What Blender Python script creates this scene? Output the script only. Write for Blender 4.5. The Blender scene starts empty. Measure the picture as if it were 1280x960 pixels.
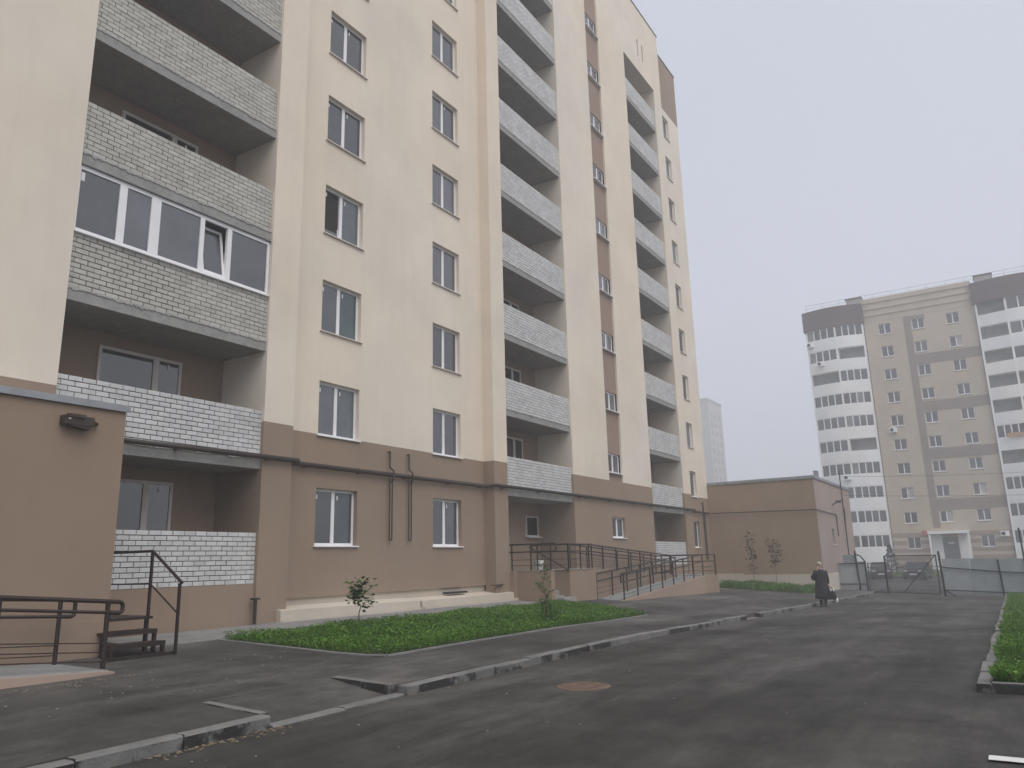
import bpy, bmesh, math, random
import numpy as np
from mathutils import Vector, Matrix

random.seed(7)
rng = np.random.default_rng(7)
R = math.radians
scene = bpy.context.scene
col = scene.collection

# ------------------------------------------------------------------ camera
YAW, PITCH, ROLL = R(57.956), R(13.035), R(-1.463)
cam_data = bpy.data.cameras.new('camera')
cam_data.sensor_width = 36.0
cam_data.lens = 960.08 / 1280.0 * 36.0
cam_data.clip_start = 0.1
cam_data.clip_end = 3000
cam = bpy.data.objects.new('camera', cam_data)
col.objects.link(cam)
fw = Vector((math.sin(YAW) * math.cos(PITCH), math.cos(YAW) * math.cos(PITCH), math.sin(PITCH)))
r0 = Vector((math.cos(YAW), -math.sin(YAW), 0))
u0 = r0.cross(fw)
rt = r0 * math.cos(ROLL) + u0 * math.sin(ROLL)
up = -r0 * math.sin(ROLL) + u0 * math.cos(ROLL)
M = Matrix((rt, up, -fw)).transposed().to_4x4()
M.translation = Vector((0, 0, 1.6))
cam.matrix_world = M
scene.camera = cam

# ------------------------------------------------------------------ sky, sun, exposure
SUN_EL, SUN_AZ = R(58), R(205)      # azimuth measured from +Y towards +X: behind and to the left of the camera
world = bpy.data.worlds.new('World')
scene.world = world
world.use_nodes = True
wn = world.node_tree
wn.nodes.clear()
w_out = wn.nodes.new('ShaderNodeOutputWorld')
w_bg = wn.nodes.new('ShaderNodeBackground')
w_sky = wn.nodes.new('ShaderNodeTexSky')
w_sky.sky_type = 'NISHITA'
w_sky.sun_disc = False
w_sky.sun_elevation = SUN_EL
w_sky.sun_rotation = SUN_AZ
w_sky.air_density = 1.0
w_sky.dust_density = 4.0
w_sky.ozone_density = 1.0
w_mix = wn.nodes.new('ShaderNodeMix')
w_mix.data_type = 'RGBA'
w_mix.inputs[0].default_value = 0.93          # an even overcast veil in front of the clear sky
w_mix.inputs[7].default_value = (4.5, 4.68, 5.35, 1)
w_tc = wn.nodes.new('ShaderNodeTexCoord')
w_nz = wn.nodes.new('ShaderNodeTexNoise')
w_nz.inputs['Scale'].default_value = 1.6
w_nz.inputs['Detail'].default_value = 4
w_rp = wn.nodes.new('ShaderNodeValToRGB')      # faint unevenness of the cloud deck, all round the sky
w_rp.color_ramp.elements[0].position = 0.3
w_rp.color_ramp.elements[0].color = (4.08, 4.27, 4.92, 1)
w_rp.color_ramp.elements[1].position = 0.7
w_rp.color_ramp.elements[1].color = (4.42, 4.58, 5.20, 1)
wn.links.new(w_tc.outputs['Generated'], w_nz.inputs['Vector'])
wn.links.new(w_nz.outputs['Fac'], w_rp.inputs[0])
wn.links.new(w_rp.outputs[0], w_mix.inputs[7])
wn.links.new(w_sky.outputs[0], w_mix.inputs[6])
wn.links.new(w_mix.outputs[2], w_bg.inputs[0])
w_bg.inputs[1].default_value = 0.10
wn.links.new(w_bg.outputs[0], w_out.inputs[0])

sun_data = bpy.data.lights.new('sun', 'SUN')
sun_data.energy = 1.5
sun_data.angle = R(60)
sun_data.color = (1.0, 0.965, 0.92)
sun = bpy.data.objects.new('sun', sun_data)
col.objects.link(sun)
sd = Vector((math.sin(SUN_AZ) * math.cos(SUN_EL), math.cos(SUN_AZ) * math.cos(SUN_EL), math.sin(SUN_EL)))
sun.rotation_euler = sd.to_track_quat('Z', 'Y').to_euler()
sun.location = (0, -20, 60)

scene.view_settings.view_transform = 'Standard'
scene.view_settings.look = 'None'
scene.view_settings.exposure = 0.66
scene.view_settings.gamma = 1
scene.view_settings.use_curve_mapping = False
scene.render.engine = 'CYCLES'
scene.cycles.max_bounces = 8
scene.cycles.diffuse_bounces = 4
scene.cycles.volume_bounces = 3
scene.cycles.use_denoising = True

# ------------------------------------------------------------------ materials
MAT = {}


def new_mat(name):
    m = bpy.data.materials.new(name)
    m.use_nodes = True
    nt = m.node_tree
    b = nt.nodes['Principled BSDF']
    MAT[name] = m
    return m, nt, b


def nd(nt, kind, **kw):
    n = nt.nodes.new(kind)
    for k, v in kw.items():
        setattr(n, k, v)
    return n


def noise(nt, scale, detail=4, rough=0.55, stretch=None):
    g = nd(nt, 'ShaderNodeNewGeometry')
    n = nd(nt, 'ShaderNodeTexNoise')
    n.inputs['Scale'].default_value = scale
    n.inputs['Detail'].default_value = detail
    n.inputs['Roughness'].default_value = rough
    if stretch:
        mp = nd(nt, 'ShaderNodeMapping')
        mp.inputs['Scale'].default_value = stretch
        nt.links.new(g.outputs['Position'], mp.inputs['Vector'])
        nt.links.new(mp.outputs[0], n.inputs['Vector'])
    else:
        nt.links.new(g.outputs['Position'], n.inputs['Vector'])
    return n.outputs['Fac']


def ramp(nt, src, stops):
    r = nd(nt, 'ShaderNodeValToRGB')
    e = r.color_ramp.elements
    while len(e) < len(stops):
        e.new(0.5)
    for k, (p, c) in enumerate(stops):
        e[k].position = p
        e[k].color = (c[0], c[1], c[2], 1) if hasattr(c, '__len__') else (c, c, c, 1)
    nt.links.new(src, r.inputs[0])
    return r.outputs[0]


def mixc(nt, fac, a, b, mode='MIX'):
    m = nd(nt, 'ShaderNodeMix', data_type='RGBA', blend_type=mode)
    for sock, v in ((m.inputs[0], fac), (m.inputs[6], a), (m.inputs[7], b)):
        if isinstance(v, (int, float)):
            sock.default_value = v
        elif isinstance(v, tuple):
            sock.default_value = (v[0], v[1], v[2], 1)
        else:
            nt.links.new(v, sock)
    return m.outputs[2]


def bump(nt, b, src, strength, dist):
    n = nd(nt, 'ShaderNodeBump')
    n.inputs['Strength'].default_value = strength
    n.inputs['Distance'].default_value = dist
    nt.links.new(src, n.inputs['Height'])
    nt.links.new(n.outputs[0], b.inputs['Normal'])


def mul(c, k):
    return (c[0] * k, c[1] * k, c[2] * k)


def plain(name, c, rough=0.7, metal=0.0, var=0.12, scale=3.0, bmp=0.0):
    m, nt, b = new_mat(name)
    f = noise(nt, scale, 5)
    out = ramp(nt, f, [(0.3, mul(c, 1 - var)), (0.7, mul(c, 1 + var))])
    nt.links.new(out, b.inputs['Base Color'])
    b.inputs['Roughness'].default_value = rough
    b.inputs['Metallic'].default_value = metal
    if bmp:
        bump(nt, b, noise(nt, scale * 20, 4), bmp, 0.01)
    return m


def plaster(name, c, var=0.065):
    m, nt, b = new_mat(name)
    big = noise(nt, 0.35, 4, 0.6)
    a = ramp(nt, big, [(0.32, mul(c, 1 - var)), (0.68, mul(c, 1 + var))])
    streak = noise(nt, 1.0, 6, 0.65, (4.5, 4.5, 0.30))
    st = ramp(nt, streak, [(0.28, 0.86), (0.52, 1.0)])
    a = mixc(nt, 0.25, a, st, 'MULTIPLY')
    warm = ramp(nt, noise(nt, 0.16, 3), [(0.42, (1, 1, 1)), (0.62, (1.03, 0.985, 0.93))])
    a = mixc(nt, 0.8, a, warm, 'MULTIPLY')
    fine = ramp(nt, noise(nt, 90, 3), [(0.3, 0.93), (0.7, 1.05)])
    a = mixc(nt, 0.6, a, fine, 'MULTIPLY')
    nt.links.new(a, b.inputs['Base Color'])
    b.inputs['Roughness'].default_value = 0.9
    b.inputs['Specular IOR Level'].default_value = 0.2
    bump(nt, b, noise(nt, 120, 4), 0.25, 0.006)
    return m


plaster('cream', (0.72, 0.65, 0.555))
plaster('brown', (0.292, 0.221, 0.166))
plaster('brown_strip', (0.30, 0.222, 0.18), 0.03)
plaster('loggia_back', (0.30, 0.22, 0.165))
plaster('plinth_cream', (0.54, 0.485, 0.41), 0.09)
plaster('ramp_pink', (0.33, 0.25, 0.20), 0.08)
plaster('annex_brown', (0.32, 0.238, 0.168))
plaster('annex_brown_lit', (0.345, 0.282, 0.25), 0.08)  # annex brown again, paler and greyer: light and haze on this face tinted in


def concrete(name, c, var=0.2, stain=0.5):
    m, nt, b = new_mat(name)
    a = ramp(nt, noise(nt, 1.6, 8, 0.7), [(0.3, mul(c, 1 - var)), (0.7, mul(c, 1 + var))])
    s = ramp(nt, noise(nt, 9, 6, 0.75), [(0.36, 1 - stain), (0.55, 1.0)])
    a = mixc(nt, 0.7, a, s, 'MULTIPLY')
    nt.links.new(a, b.inputs['Base Color'])
    b.inputs['Roughness'].default_value = 0.9
    bump(nt, b, noise(nt, 30, 6, 0.7), 0.5, 0.02)
    return m


concrete('concrete', (0.30, 0.295, 0.28), 0.15, 0.28)
concrete('soffit', (0.20, 0.19, 0.175), 0.12, 0.25)
concrete('apron_concrete', (0.21, 0.205, 0.20), 0.2, 0.3)
concrete('ramp_floor', (0.23, 0.235, 0.23), 0.12, 0.25)
concrete('mortar_lump', (0.34, 0.335, 0.32), 0.2, 0.4)


def kerb_mat():
    m, nt, b = new_mat('kerb')
    a = ramp(nt, noise(nt, 2.5, 8, 0.7), [(0.3, (0.105, 0.103, 0.098)), (0.7, (0.20, 0.196, 0.186))])
    g = nd(nt, 'ShaderNodeNewGeometry')
    sx = nd(nt, 'ShaderNodeSeparateXYZ')
    nt.links.new(g.outputs['Normal'], sx.inputs[0])
    side = nd(nt, 'ShaderNodeMath', operation='LESS_THAN')
    nt.links.new(sx.outputs[2], side.inputs[0])
    side.inputs[1].default_value = 0.6
    tar = ramp(nt, noise(nt, 1.1, 7, 0.7), [(0.48, 0.0), (0.54, 1.0)])
    k = nd(nt, 'ShaderNodeMath', operation='MULTIPLY')
    nt.links.new(tar, k.inputs[0])
    nt.links.new(side.outputs[0], k.inputs[1])
    a = mixc(nt, k.outputs[0], a, (0.022, 0.021, 0.020))
    nt.links.new(a, b.inputs['Base Color'])
    b.inputs['Roughness'].default_value = 0.85
    bump(nt, b, noise(nt, 40, 5), 0.5, 0.015)


kerb_mat()


def asphalt(name, c, dust):
    m, nt, b = new_mat(name)
    a = ramp(nt, noise(nt, 0.22, 6, 0.62), [(0.3, mul(c, 0.58)), (0.5, c), (0.72, mul(c, 1.5))])
    tracks = ramp(nt, noise(nt, 1.0, 6, 0.65, (0.08, 1.1, 1)), [(0.33, 0.62), (0.64, 1.32)])
    a = mixc(nt, 0.85, a, tracks, 'MULTIPLY')
    patch = ramp(nt, noise(nt, 1.3, 8, 0.72), [(0.34, 0.58), (0.66, 1.45)])
    a = mixc(nt, 0.8, a, patch, 'MULTIPLY')
    fine = ramp(nt, noise(nt, 65, 3, 0.8), [(0.3, 0.6), (0.7, 1.4)])
    a = mixc(nt, 0.55, a, fine, 'MULTIPLY')
    d1 = ramp(nt, noise(nt, 0.5, 7, 0.7, (0.35, 1, 1)), [(0.53, 0.0), (0.76, dust)])
    a = mixc(nt, d1, a, (0.20, 0.19, 0.175))
    d2 = ramp(nt, noise(nt, 7, 6, 0.7), [(0.66, 0.0), (0.76, 0.5)])
    a = mixc(nt, d2, a, (0.25, 0.24, 0.22))
    nt.links.new(a, b.inputs['Base Color'])
    rg = ramp(nt, noise(nt, 0.4, 5), [(0.3, 0.62), (0.7, 0.92)])
    nt.links.new(rg, b.inputs['Roughness'])
    b.inputs['Specular IOR Level'].default_value = 0.22
    bump(nt, b, noise(nt, 110, 4, 0.8), 0.55, 0.012)


asphalt('asphalt', (0.047, 0.0445, 0.0405), 0.5)
asphalt('sidewalk_asphalt', (0.060, 0.057, 0.0525), 0.75)


def brick_mat(name, c1, c2, c3):
    m, nt, b = new_mat(name)
    oi = nd(nt, 'ShaderNodeObjectInfo')
    g = nd(nt, 'ShaderNodeNewGeometry')
    add = nd(nt, 'ShaderNodeMath', operation='ADD')
    nt.links.new(oi.outputs['Random'], add.inputs[0])
    nt.links.new(g.outputs['Random Per Island'], add.inputs[1])
    fr = nd(nt, 'ShaderNodeMath', operation='FRACT')
    nt.links.new(add.outputs[0], fr.inputs[0])
    a = ramp(nt, fr.outputs[0], [(0.0, c1), (0.5, c2), (1.0, c3)])
    dirt = ramp(nt, noise(nt, 2.2, 7, 0.7), [(0.33, 0.70), (0.56, 1.0)])
    a = mixc(nt, 0.55, a, dirt, 'MULTIPLY')
    sp = ramp(nt, noise(nt, 45, 4, 0.7), [(0.35, 0.78), (0.6, 1.06)])
    a = mixc(nt, 0.6, a, sp, 'MULTIPLY')
    nt.links.new(a, b.inputs['Base Color'])
    b.inputs['Roughness'].default_value = 0.88
    b.inputs['Specular IOR Level'].default_value = 0.2
    bump(nt, b, noise(nt, 70, 4), 0.4, 0.006)


brick_mat('brick_white', (0.55, 0.55, 0.545), (0.60, 0.60, 0.59), (0.65, 0.65, 0.64))
brick_mat('brick_grey', (0.44, 0.425, 0.38), (0.485, 0.47, 0.425), (0.53, 0.515, 0.47))
plain('mortar', (0.024, 0.023, 0.022), 0.95, 0, 0.35, 6)
plain('pvc', (0.80, 0.79, 0.80), 0.4, 0, 0.04, 2)
plain('pvc_dirty', (0.60, 0.54, 0.50), 0.5, 0, 0.1, 4)
plain('rust_steel', (0.019, 0.0075, 0.006), 0.55, 0.0, 0.3, 8)
plain('pipe_paint', (0.032, 0.021, 0.017), 0.6, 0, 0.2, 5)
plain('dark_steel', (0.013, 0.014, 0.015), 0.55, 0.2, 0.3, 6)
plain('coping', (0.30, 0.31, 0.33), 0.5, 0.3, 0.15, 3)
plain('dark_coping', (0.14, 0.13, 0.125), 0.6, 0.1, 0.15, 3)
plain('fixture_brown', (0.045, 0.028, 0.024), 0.7, 0, 0.4, 12)
plain('white_plastic', (0.72, 0.72, 0.72), 0.45, 0, 0.05, 8)
plain('sticker', (0.75, 0.75, 0.76), 0.7, 0, 0.02, 4)
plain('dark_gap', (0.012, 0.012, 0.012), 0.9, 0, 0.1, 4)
plain('soil', (0.040, 0.035, 0.022), 0.95, 0, 0.35, 3)
plain('earth', (0.05, 0.055, 0.032), 0.95, 0, 0.35, 0.3)
plain('manhole_rust', (0.16, 0.105, 0.075), 0.8, 0.2, 0.3, 9, 0.5)
plain('road_paint', (0.62, 0.62, 0.60), 0.7, 0, 0.15, 9)
plain('grit', (0.17, 0.13, 0.085), 0.95, 0, 0.4, 20)
plain('chip', (0.19, 0.185, 0.17), 0.9, 0, 0.25, 20)


def glass(name, base, ior=1.75):
    m, nt, b = new_mat(name)
    a = ramp(nt, noise(nt, 0.9, 3), [(0.3, mul(base, 0.7)), (0.7, mul(base, 1.3))])
    oi = nd(nt, 'ShaderNodeObjectInfo')
    a = mixc(nt, 1.0, a, ramp(nt, oi.outputs['Random'], [(0.0, 0.35), (0.6, 1.0), (1.0, (1.7, 1.65, 1.6))]), 'MULTIPLY')
    nt.links.new(a, b.inputs['Base Color'])
    b.inputs['Roughness'].default_value = 0.04
    b.inputs['IOR'].default_value = ior
    bump(nt, b, noise(nt, 1.5, 2), 0.05, 0.03)


glass('glass', (0.048, 0.050, 0.058), 2.05)
glass('glass_curtain', (0.085, 0.10, 0.11))
glass('glass_teal', (0.06, 0.10, 0.105))
glass('glass_loggia', (0.06, 0.063, 0.075), 2.05)
glass('glass_dark', (0.012, 0.013, 0.014), 1.5)
glass('far_glass', (0.05, 0.053, 0.058))


def leaf_mat(name, c1, c2, c3):
    m, nt, b = new_mat(name)
    g = nd(nt, 'ShaderNodeNewGeometry')
    a = ramp(nt, g.outputs['Random Per Island'], [(0.0, c1), (0.55, c2), (1.0, c3)])
    pch = ramp(nt, noise(nt, 0.8, 4), [(0.3, 0.72), (0.7, 1.2)])
    a = mixc(nt, 0.8, a, pch, 'MULTIPLY')
    nt.links.new(a, b.inputs['Base Color'])
    b.inputs['Roughness'].default_value = 0.6
    b.inputs['Specular IOR Level'].default_value = 0.25
    tr = nd(nt, 'ShaderNodeBsdfTranslucent')
    nt.links.new(a, tr.inputs[0])
    mx = nd(nt, 'ShaderNodeMixShader')
    mx.inputs[0].default_value = 0.25
    nt.links.new(b.outputs[0], mx.inputs[1])
    nt.links.new(tr.outputs[0], mx.inputs[2])
    nt.links.new(mx.outputs[0], nt.nodes['Material Output'].inputs[0])


leaf_mat('grass', (0.036, 0.10, 0.008), (0.082, 0.19, 0.018), (0.165, 0.28, 0.04))
leaf_mat('leaves', (0.026, 0.065, 0.010), (0.055, 0.125, 0.020), (0.12, 0.19, 0.035))
leaf_mat('leaves_dry', (0.07, 0.045, 0.022), (0.10, 0.072, 0.035), (0.10, 0.10, 0.045))
leaf_mat('needles', (0.018, 0.034, 0.020), (0.03, 0.055, 0.032), (0.05, 0.075, 0.045))
plain('bark', (0.11, 0.085, 0.06), 0.9, 0, 0.3, 15)

# fence, far buildings, people, cars
plain('fence_sheet', (0.285, 0.325, 0.335), 0.5, 0.25, 0.12, 1.5)
plain('fence_sheet_pale', (0.345, 0.375, 0.385), 0.5, 0.25, 0.1, 1.2)
plaster('far_cream', (0.50, 0.43, 0.34))
plaster('far_brown', (0.27, 0.225, 0.195))
plaster('far_white', (0.84, 0.84, 0.835))
plaster('far_roof_brown', (0.115, 0.085, 0.085))
plaster('far_rustic', (0.33, 0.255, 0.20))
plaster('far_grey', (0.42, 0.40, 0.38))
plain('far_inside', (0.22, 0.215, 0.21), 0.9, 0, 0.2, 1.5)
plain('far_door', (0.13, 0.135, 0.14), 0.5, 0.1, 0.1, 3)
plain('sign_red', (0.42, 0.10, 0.085), 0.6, 0, 0.05, 4)
plain('awning_tan', (0.42, 0.25, 0.13), 0.8, 0, 0.15, 4)
plain('coat_black', (0.012, 0.012, 0.015), 0.85, 0, 0.3, 20)
plain('skin', (0.42, 0.27, 0.20), 0.6, 0, 0.08, 25)
plain('hair_pale', (0.42, 0.36, 0.28), 0.7, 0, 0.25, 60)
plain('shoe', (0.010, 0.009, 0.009), 0.5, 0, 0.2, 10)
plain('scarf', (0.30, 0.25, 0.26), 0.8, 0, 0.2, 30)
plain('car_dark_red', (0.030, 0.014, 0.014), 0.28, 0.3, 0.1, 2)
plain('car_dark_grey', (0.035, 0.038, 0.044), 0.28, 0.3, 0.1, 2)
plain('tyre', (0.012, 0.012, 0.012), 0.9, 0, 0.2, 9)
plain('rim', (0.30, 0.30, 0.31), 0.4, 0.7, 0.1, 5)
plain('lamp_glass', (0.55, 0.56, 0.58), 0.15, 0.1, 0.05, 4)

# ------------------------------------------------------------------ mesh helpers
W = {}


class MB:
    def __init__(self):
        self.v, self.f, self.m = [], [], []

    def quad(self, a, b, c, d, mi=0):
        n = len(self.v)
        self.v += [tuple(a), tuple(b), tuple(c), tuple(d)]
        self.f.append((n, n + 1, n + 2, n + 3))
        self.m.append(mi)
        return self

    def tri(self, a, b, c, mi=0):
        n = len(self.v)
        self.v += [tuple(a), tuple(b), tuple(c)]
        self.f.append((n, n + 1, n + 2))
        self.m.append(mi)

    def box(self, x0, x1, y0, y1, z0, z1, mi=0):
        n = len(self.v)
        self.v += [(x0, y0, z0), (x1, y0, z0), (x1, y1, z0), (x0, y1, z0),
                   (x0, y0, z1), (x1, y0, z1), (x1, y1, z1), (x0, y1, z1)]
        for q in ((0, 3, 2, 1), (4, 5, 6, 7), (0, 1, 5, 4), (1, 2, 6, 5), (2, 3, 7, 6), (3, 0, 4, 7)):
            self.f.append(tuple(n + i for i in q))
            self.m.append(mi)
        return self

    def prism(self, base, top, mi=0):
        """base/top: equal-length loops (counter-clockwise seen from above)."""
        n, k = len(self.v), len(base)
        self.v += [tuple(p) for p in base] + [tuple(p) for p in top]
        self.f.append(tuple(n + i for i in range(k))[::-1])
        self.f.append(tuple(n + k + i for i in range(k)))
        self.m += [mi, mi]
        for i in range(k):
            j = (i + 1) % k
            self.f.append((n + i, n + j, n + k + j, n + k + i))
            self.m.append(mi)
        return self

    def tube(self, pts, r, seg=8, mi=0, cap=True):
        pts = [Vector(p) for p in pts]
        rs = r if hasattr(r, '__len__') else [r] * len(pts)
        n0 = len(self.v)
        prev = None
        for i, p in enumerate(pts):
            if i == 0:
                t = pts[1] - pts[0]
            elif i == len(pts) - 1:
                t = pts[-1] - pts[-2]
            else:
                t = (pts[i + 1] - p).normalized() + (p - pts[i - 1]).normalized()
            t.normalize()
            if prev is None:
                a = Vector((0, 0, 1)) if abs(t.z) < 0.9 else Vector((1, 0, 0))
                u = t.cross(a).normalized()
            else:
                u = (prev - t * prev.dot(t)).normalized()
            prev = u
            w = t.cross(u)
            k = 1.0
            if 0 < i < len(pts) - 1:
                c = (pts[i + 1] - p).normalized().dot((p - pts[i - 1]).normalized())
                k = 1 / max(0.5, math.sqrt((1 + c) / 2))
            for s in range(seg):
                an = 2 * math.pi * s / seg
                self.v.append(tuple(p + (u * math.cos(an) + w * math.sin(an)) * rs[i] * (k if s % 2 == 0 else k)))
        for i in range(len(pts) - 1):
            for s in range(seg):
                a = n0 + i * seg + s
                b = n0 + i * seg + (s + 1) % seg
                self.f.append((a, b, b + seg, a + seg))
                self.m.append(mi)
        if cap:
            self.f.append(tuple(n0 + s for s in range(seg))[::-1])
            e = n0 + (len(pts) - 1) * seg
            self.f.append(tuple(e + s for s in range(seg)))
            self.m += [mi, mi]
        return self

    def cyl(self, c, r, h, seg=24, mi=0, r2=None):
        r2 = r if r2 is None else r2
        b = [(c[0] + r * math.cos(2 * math.pi * i / seg), c[1] + r * math.sin(2 * math.pi * i / seg), c[2]) for i in range(seg)]
        t = [(c[0] + r2 * math.cos(2 * math.pi * i / seg), c[1] + r2 * math.sin(2 * math.pi * i / seg), c[2] + h) for i in range(seg)]
        return self.prism(b, t, mi)

    def loft(self, rings, mi=0, cap=True):
        n0, k = len(self.v), len(rings[0])
        for rg in rings:
            self.v += [tuple(p) for p in rg]
        for i in range(len(rings) - 1):
            for s in range(k):
                a = n0 + i * k + s
                b = n0 + i * k + (s + 1) % k
                self.f.append((a, b, b + k, a + k))
                self.m.append(mi)
        if cap:
            self.f.append(tuple(n0 + s for s in range(k))[::-1])
            e = n0 + (len(rings) - 1) * k
            self.f.append(tuple(e + s for s in range(k)))
            self.m += [mi, mi]
        return self

    def mesh(self, name, mats, smooth=False):
        me = bpy.data.meshes.new(name)
        me.from_pydata(self.v, [], self.f)
        for mn in (mats if isinstance(mats, (list, tuple)) else [mats]):
            me.materials.append(MAT[mn])
        if any(self.m):
            me.polygons.foreach_set('material_index', self.m)
        if smooth:
            me.polygons.foreach_set('use_smooth', [True] * len(me.polygons))
        me.update()
        return me


def place(o, parent=None, pos=(0, 0, 0), local=False):
    """put o at world position pos (parents here are unrotated unless local=True)."""
    pos = Vector(pos)
    if parent is not None:
        o.parent = parent
        if local:
            o.location = pos
            W[o.name] = pos
        else:
            o.location = pos - W[parent.name]
            W[o.name] = pos
    else:
        o.location = pos
        W[o.name] = pos
    return o


def put(name, mesh, parent=None, pos=(0, 0, 0), local=False):
    o = bpy.data.objects.new(name, mesh)
    col.objects.link(o)
    return place(o, parent, pos, local)


def build(name, mb, mats, parent=None, pos=(0, 0, 0), smooth=False, local=False):
    return put(name, mb.mesh(name, mats, smooth), parent, pos, local)


def tag(o, label, cat, group=None):
    o['label'] = label
    o['category'] = cat
    if group:
        o['group'] = group
    return o


def thing(name, label, cat, pos=(0, 0, 0), group=None, rz=0):
    o = bpy.data.objects.new(name, None)
    o.empty_display_size = 0.3
    col.objects.link(o)
    o.location = pos
    o.rotation_euler = (0, 0, rz)
    W[o.name] = Vector(pos)
    return tag(o, label, cat, group)


def structure(o):
    o['kind'] = 'structure'
    return o


def stuff(o):
    o['kind'] = 'stuff'
    return o


# ------------------------------------------------------------------ terrain
def zk(x):
    return float(np.interp(x, [-30, 0, 8, 13, 16.4, 22.7, 34.5, 46, 56, 70], [.16, .13, .12, .12, .075, -.055, -.29, -.5, -.57, -.6]))


def zb(x):
    return float(np.interp(x, [-30, 7, 12, 22, 30, 44.7, 60, 70], [.42, .40, .40, .36, .24, .02, -.4, -.55]))


def G(x, y):
    if y <= 6.75:
        return zk(x)
    t = min(1, (y - 6.75) / (14.3 - 6.75))
    return zk(x) + (zb(x) - zk(x)) * t


def road_z(x):
    return zk(x) - 0.12


def sheet(name, xs, ys, zf, mat, skirt=0.0, parent=None, skip=None):
    mb = MB()
    idx = {}
    for i, x in enumerate(xs):
        for j, y in enumerate(ys):
            idx[i, j] = len(mb.v)
            mb.v.append((x, y, zf(x, y)))
    for i in range(len(xs) - 1):
        for j in range(len(ys) - 1):
            if skip and skip((xs[i] + xs[i + 1]) / 2, (ys[j] + ys[j + 1]) / 2):
                continue
            mb.f.append((idx[i, j], idx[i + 1, j], idx[i + 1, j + 1], idx[i, j + 1]))
            mb.m.append(0)
    if skirt:
        for j in (0, len(ys) - 1):
            for i in range(len(xs) - 1):
                if skip and skip((xs[i] + xs[i + 1]) / 2, ys[j]):
                    continue
                a, b = mb.v[idx[i, j]], mb.v[idx[i + 1, j]]
                mb.quad(a, b, (b[0], b[1], b[2] - skirt), (a[0], a[1], a[2] - skirt))
        for i in (0, len(xs) - 1):
            for j in range(len(ys) - 1):
                a, b = mb.v[idx[i, j]], mb.v[idx[i, j + 1]]
                mb.quad(a, b, (b[0], b[1], b[2] - skirt), (a[0], a[1], a[2] - skirt))
    return build(name, mb, mat, parent, smooth=False)


def lin(a, b, step):
    n = max(1, int(round((b - a) / step)))
    return [a + (b - a) * i / n for i in range(n + 1)]


gx = [-150, -80, -40] + lin(-30, 110, 2.0) + [140, 200, 300, 420]
gy = [-260, -120, -60, -30] + lin(-20, 24, 2.0) + [40, 80, 160, 320]
ground = structure(sheet('ground', gx, gy, lambda x, y: (G(x, y) if y > 6.75 else zk(x)) - 0.30, 'earth'))

road = structure(sheet('road', lin(-30, 97, 1.0), lin(-14, 6.72, 0.52),
                       lambda x, y: road_z(x) + 0.012 * math.sin(x * 0.7 + y) * math.sin(y * 0.9), 'asphalt', 0.05))
yard = structure(sheet('yard', lin(50, 97, 2.0), [-30, -20, -14.01], lambda x, y: road_z(x), 'asphalt'))
yard_side = structure(sheet('yard_side', lin(56.2, 97, 2.0), lin(6.72, 24, 1.5), lambda x, y: road_z(x) + 0.0, 'asphalt'))

NX0, NX1, NY1 = 5.80, 7.90, 7.80            # dropped driveway crossing


def side_z(x, y):
    return G(x, y) + 0.006 * math.sin(x * 1.3) * math.sin(y * 1.7)


sx = sorted(set(lin(-30, NX0, 1.0) + lin(NX0, NX1, 0.5) + lin(NX1, 46, 0.6) + lin(46, 56, 1.0)))
sy = sorted(set([6.78, NY1] + lin(NY1, 14.75, 0.55)))
pavement = structure(sheet('pavement', sx, sy, side_z, 'sidewalk_asphalt', 0.12,
                           skip=lambda x, y: NX0 < x < NX1 and y < NY1))
structure(sheet('driveway_crossing', lin(NX0, NX1, 0.3), lin(6.77, NY1, 0.2),
                lambda x, y: road_z(x) + 0.012 + (G(x, NY1) - road_z(x) - 0.012) * max(0, (y - 6.75) / (NY1 - 6.75)) ** 1.2,
                'sidewalk_asphalt'))

# concrete apron along the foot of the block
structure(sheet('apron_strip', lin(8.2, 22.4, 0.6), [12.55, 13.4, 14.2], lambda x, y: side_z(x, y) + 0.012, 'apron_concrete', 0.05))

# kerbs: every stone an object
def stone_mesh(L, w, h, name):
    mb = MB()
    c = 0.018
    base = [(0.006, 0, 0), (L - 0.006, 0, 0), (L - 0.006, w, 0), (0.006, w, 0)]
    mid = [(0.006, 0, h - c), (L - 0.006, 0, h - c), (L - 0.006, w, h - c), (0.006, w, h - c)]
    top = [(0.012, c, h), (L - 0.012, c, h), (L - 0.012, w - 0.008, h), (0.012, w - 0.008, h)]
    mb.loft([base, mid, top])
    return mb.mesh(name, 'kerb')


stone = stone_mesh(1.0, 0.15, 0.30, 'kerb_stone')
stone_low = stone_mesh(1.05, 0.15, 0.20, 'kerb_stone_low')


def kerb_run(root, x0, n, y, zfun, mesh, dz=0.0, jit=0.012):
    for i in range(n):
        x = x0 + i
        o = put('kerb_stone', mesh, root, (x, y + random.uniform(-jit, jit), zfun(x) + dz + random.uniform(-.012, .008)))
        o.rotation_euler = (random.uniform(-.012, .012), math.atan2(zfun(x) - zfun(x + 1), 1) + random.uniform(-.006, .006), random.uniform(-.012, .012))


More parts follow.
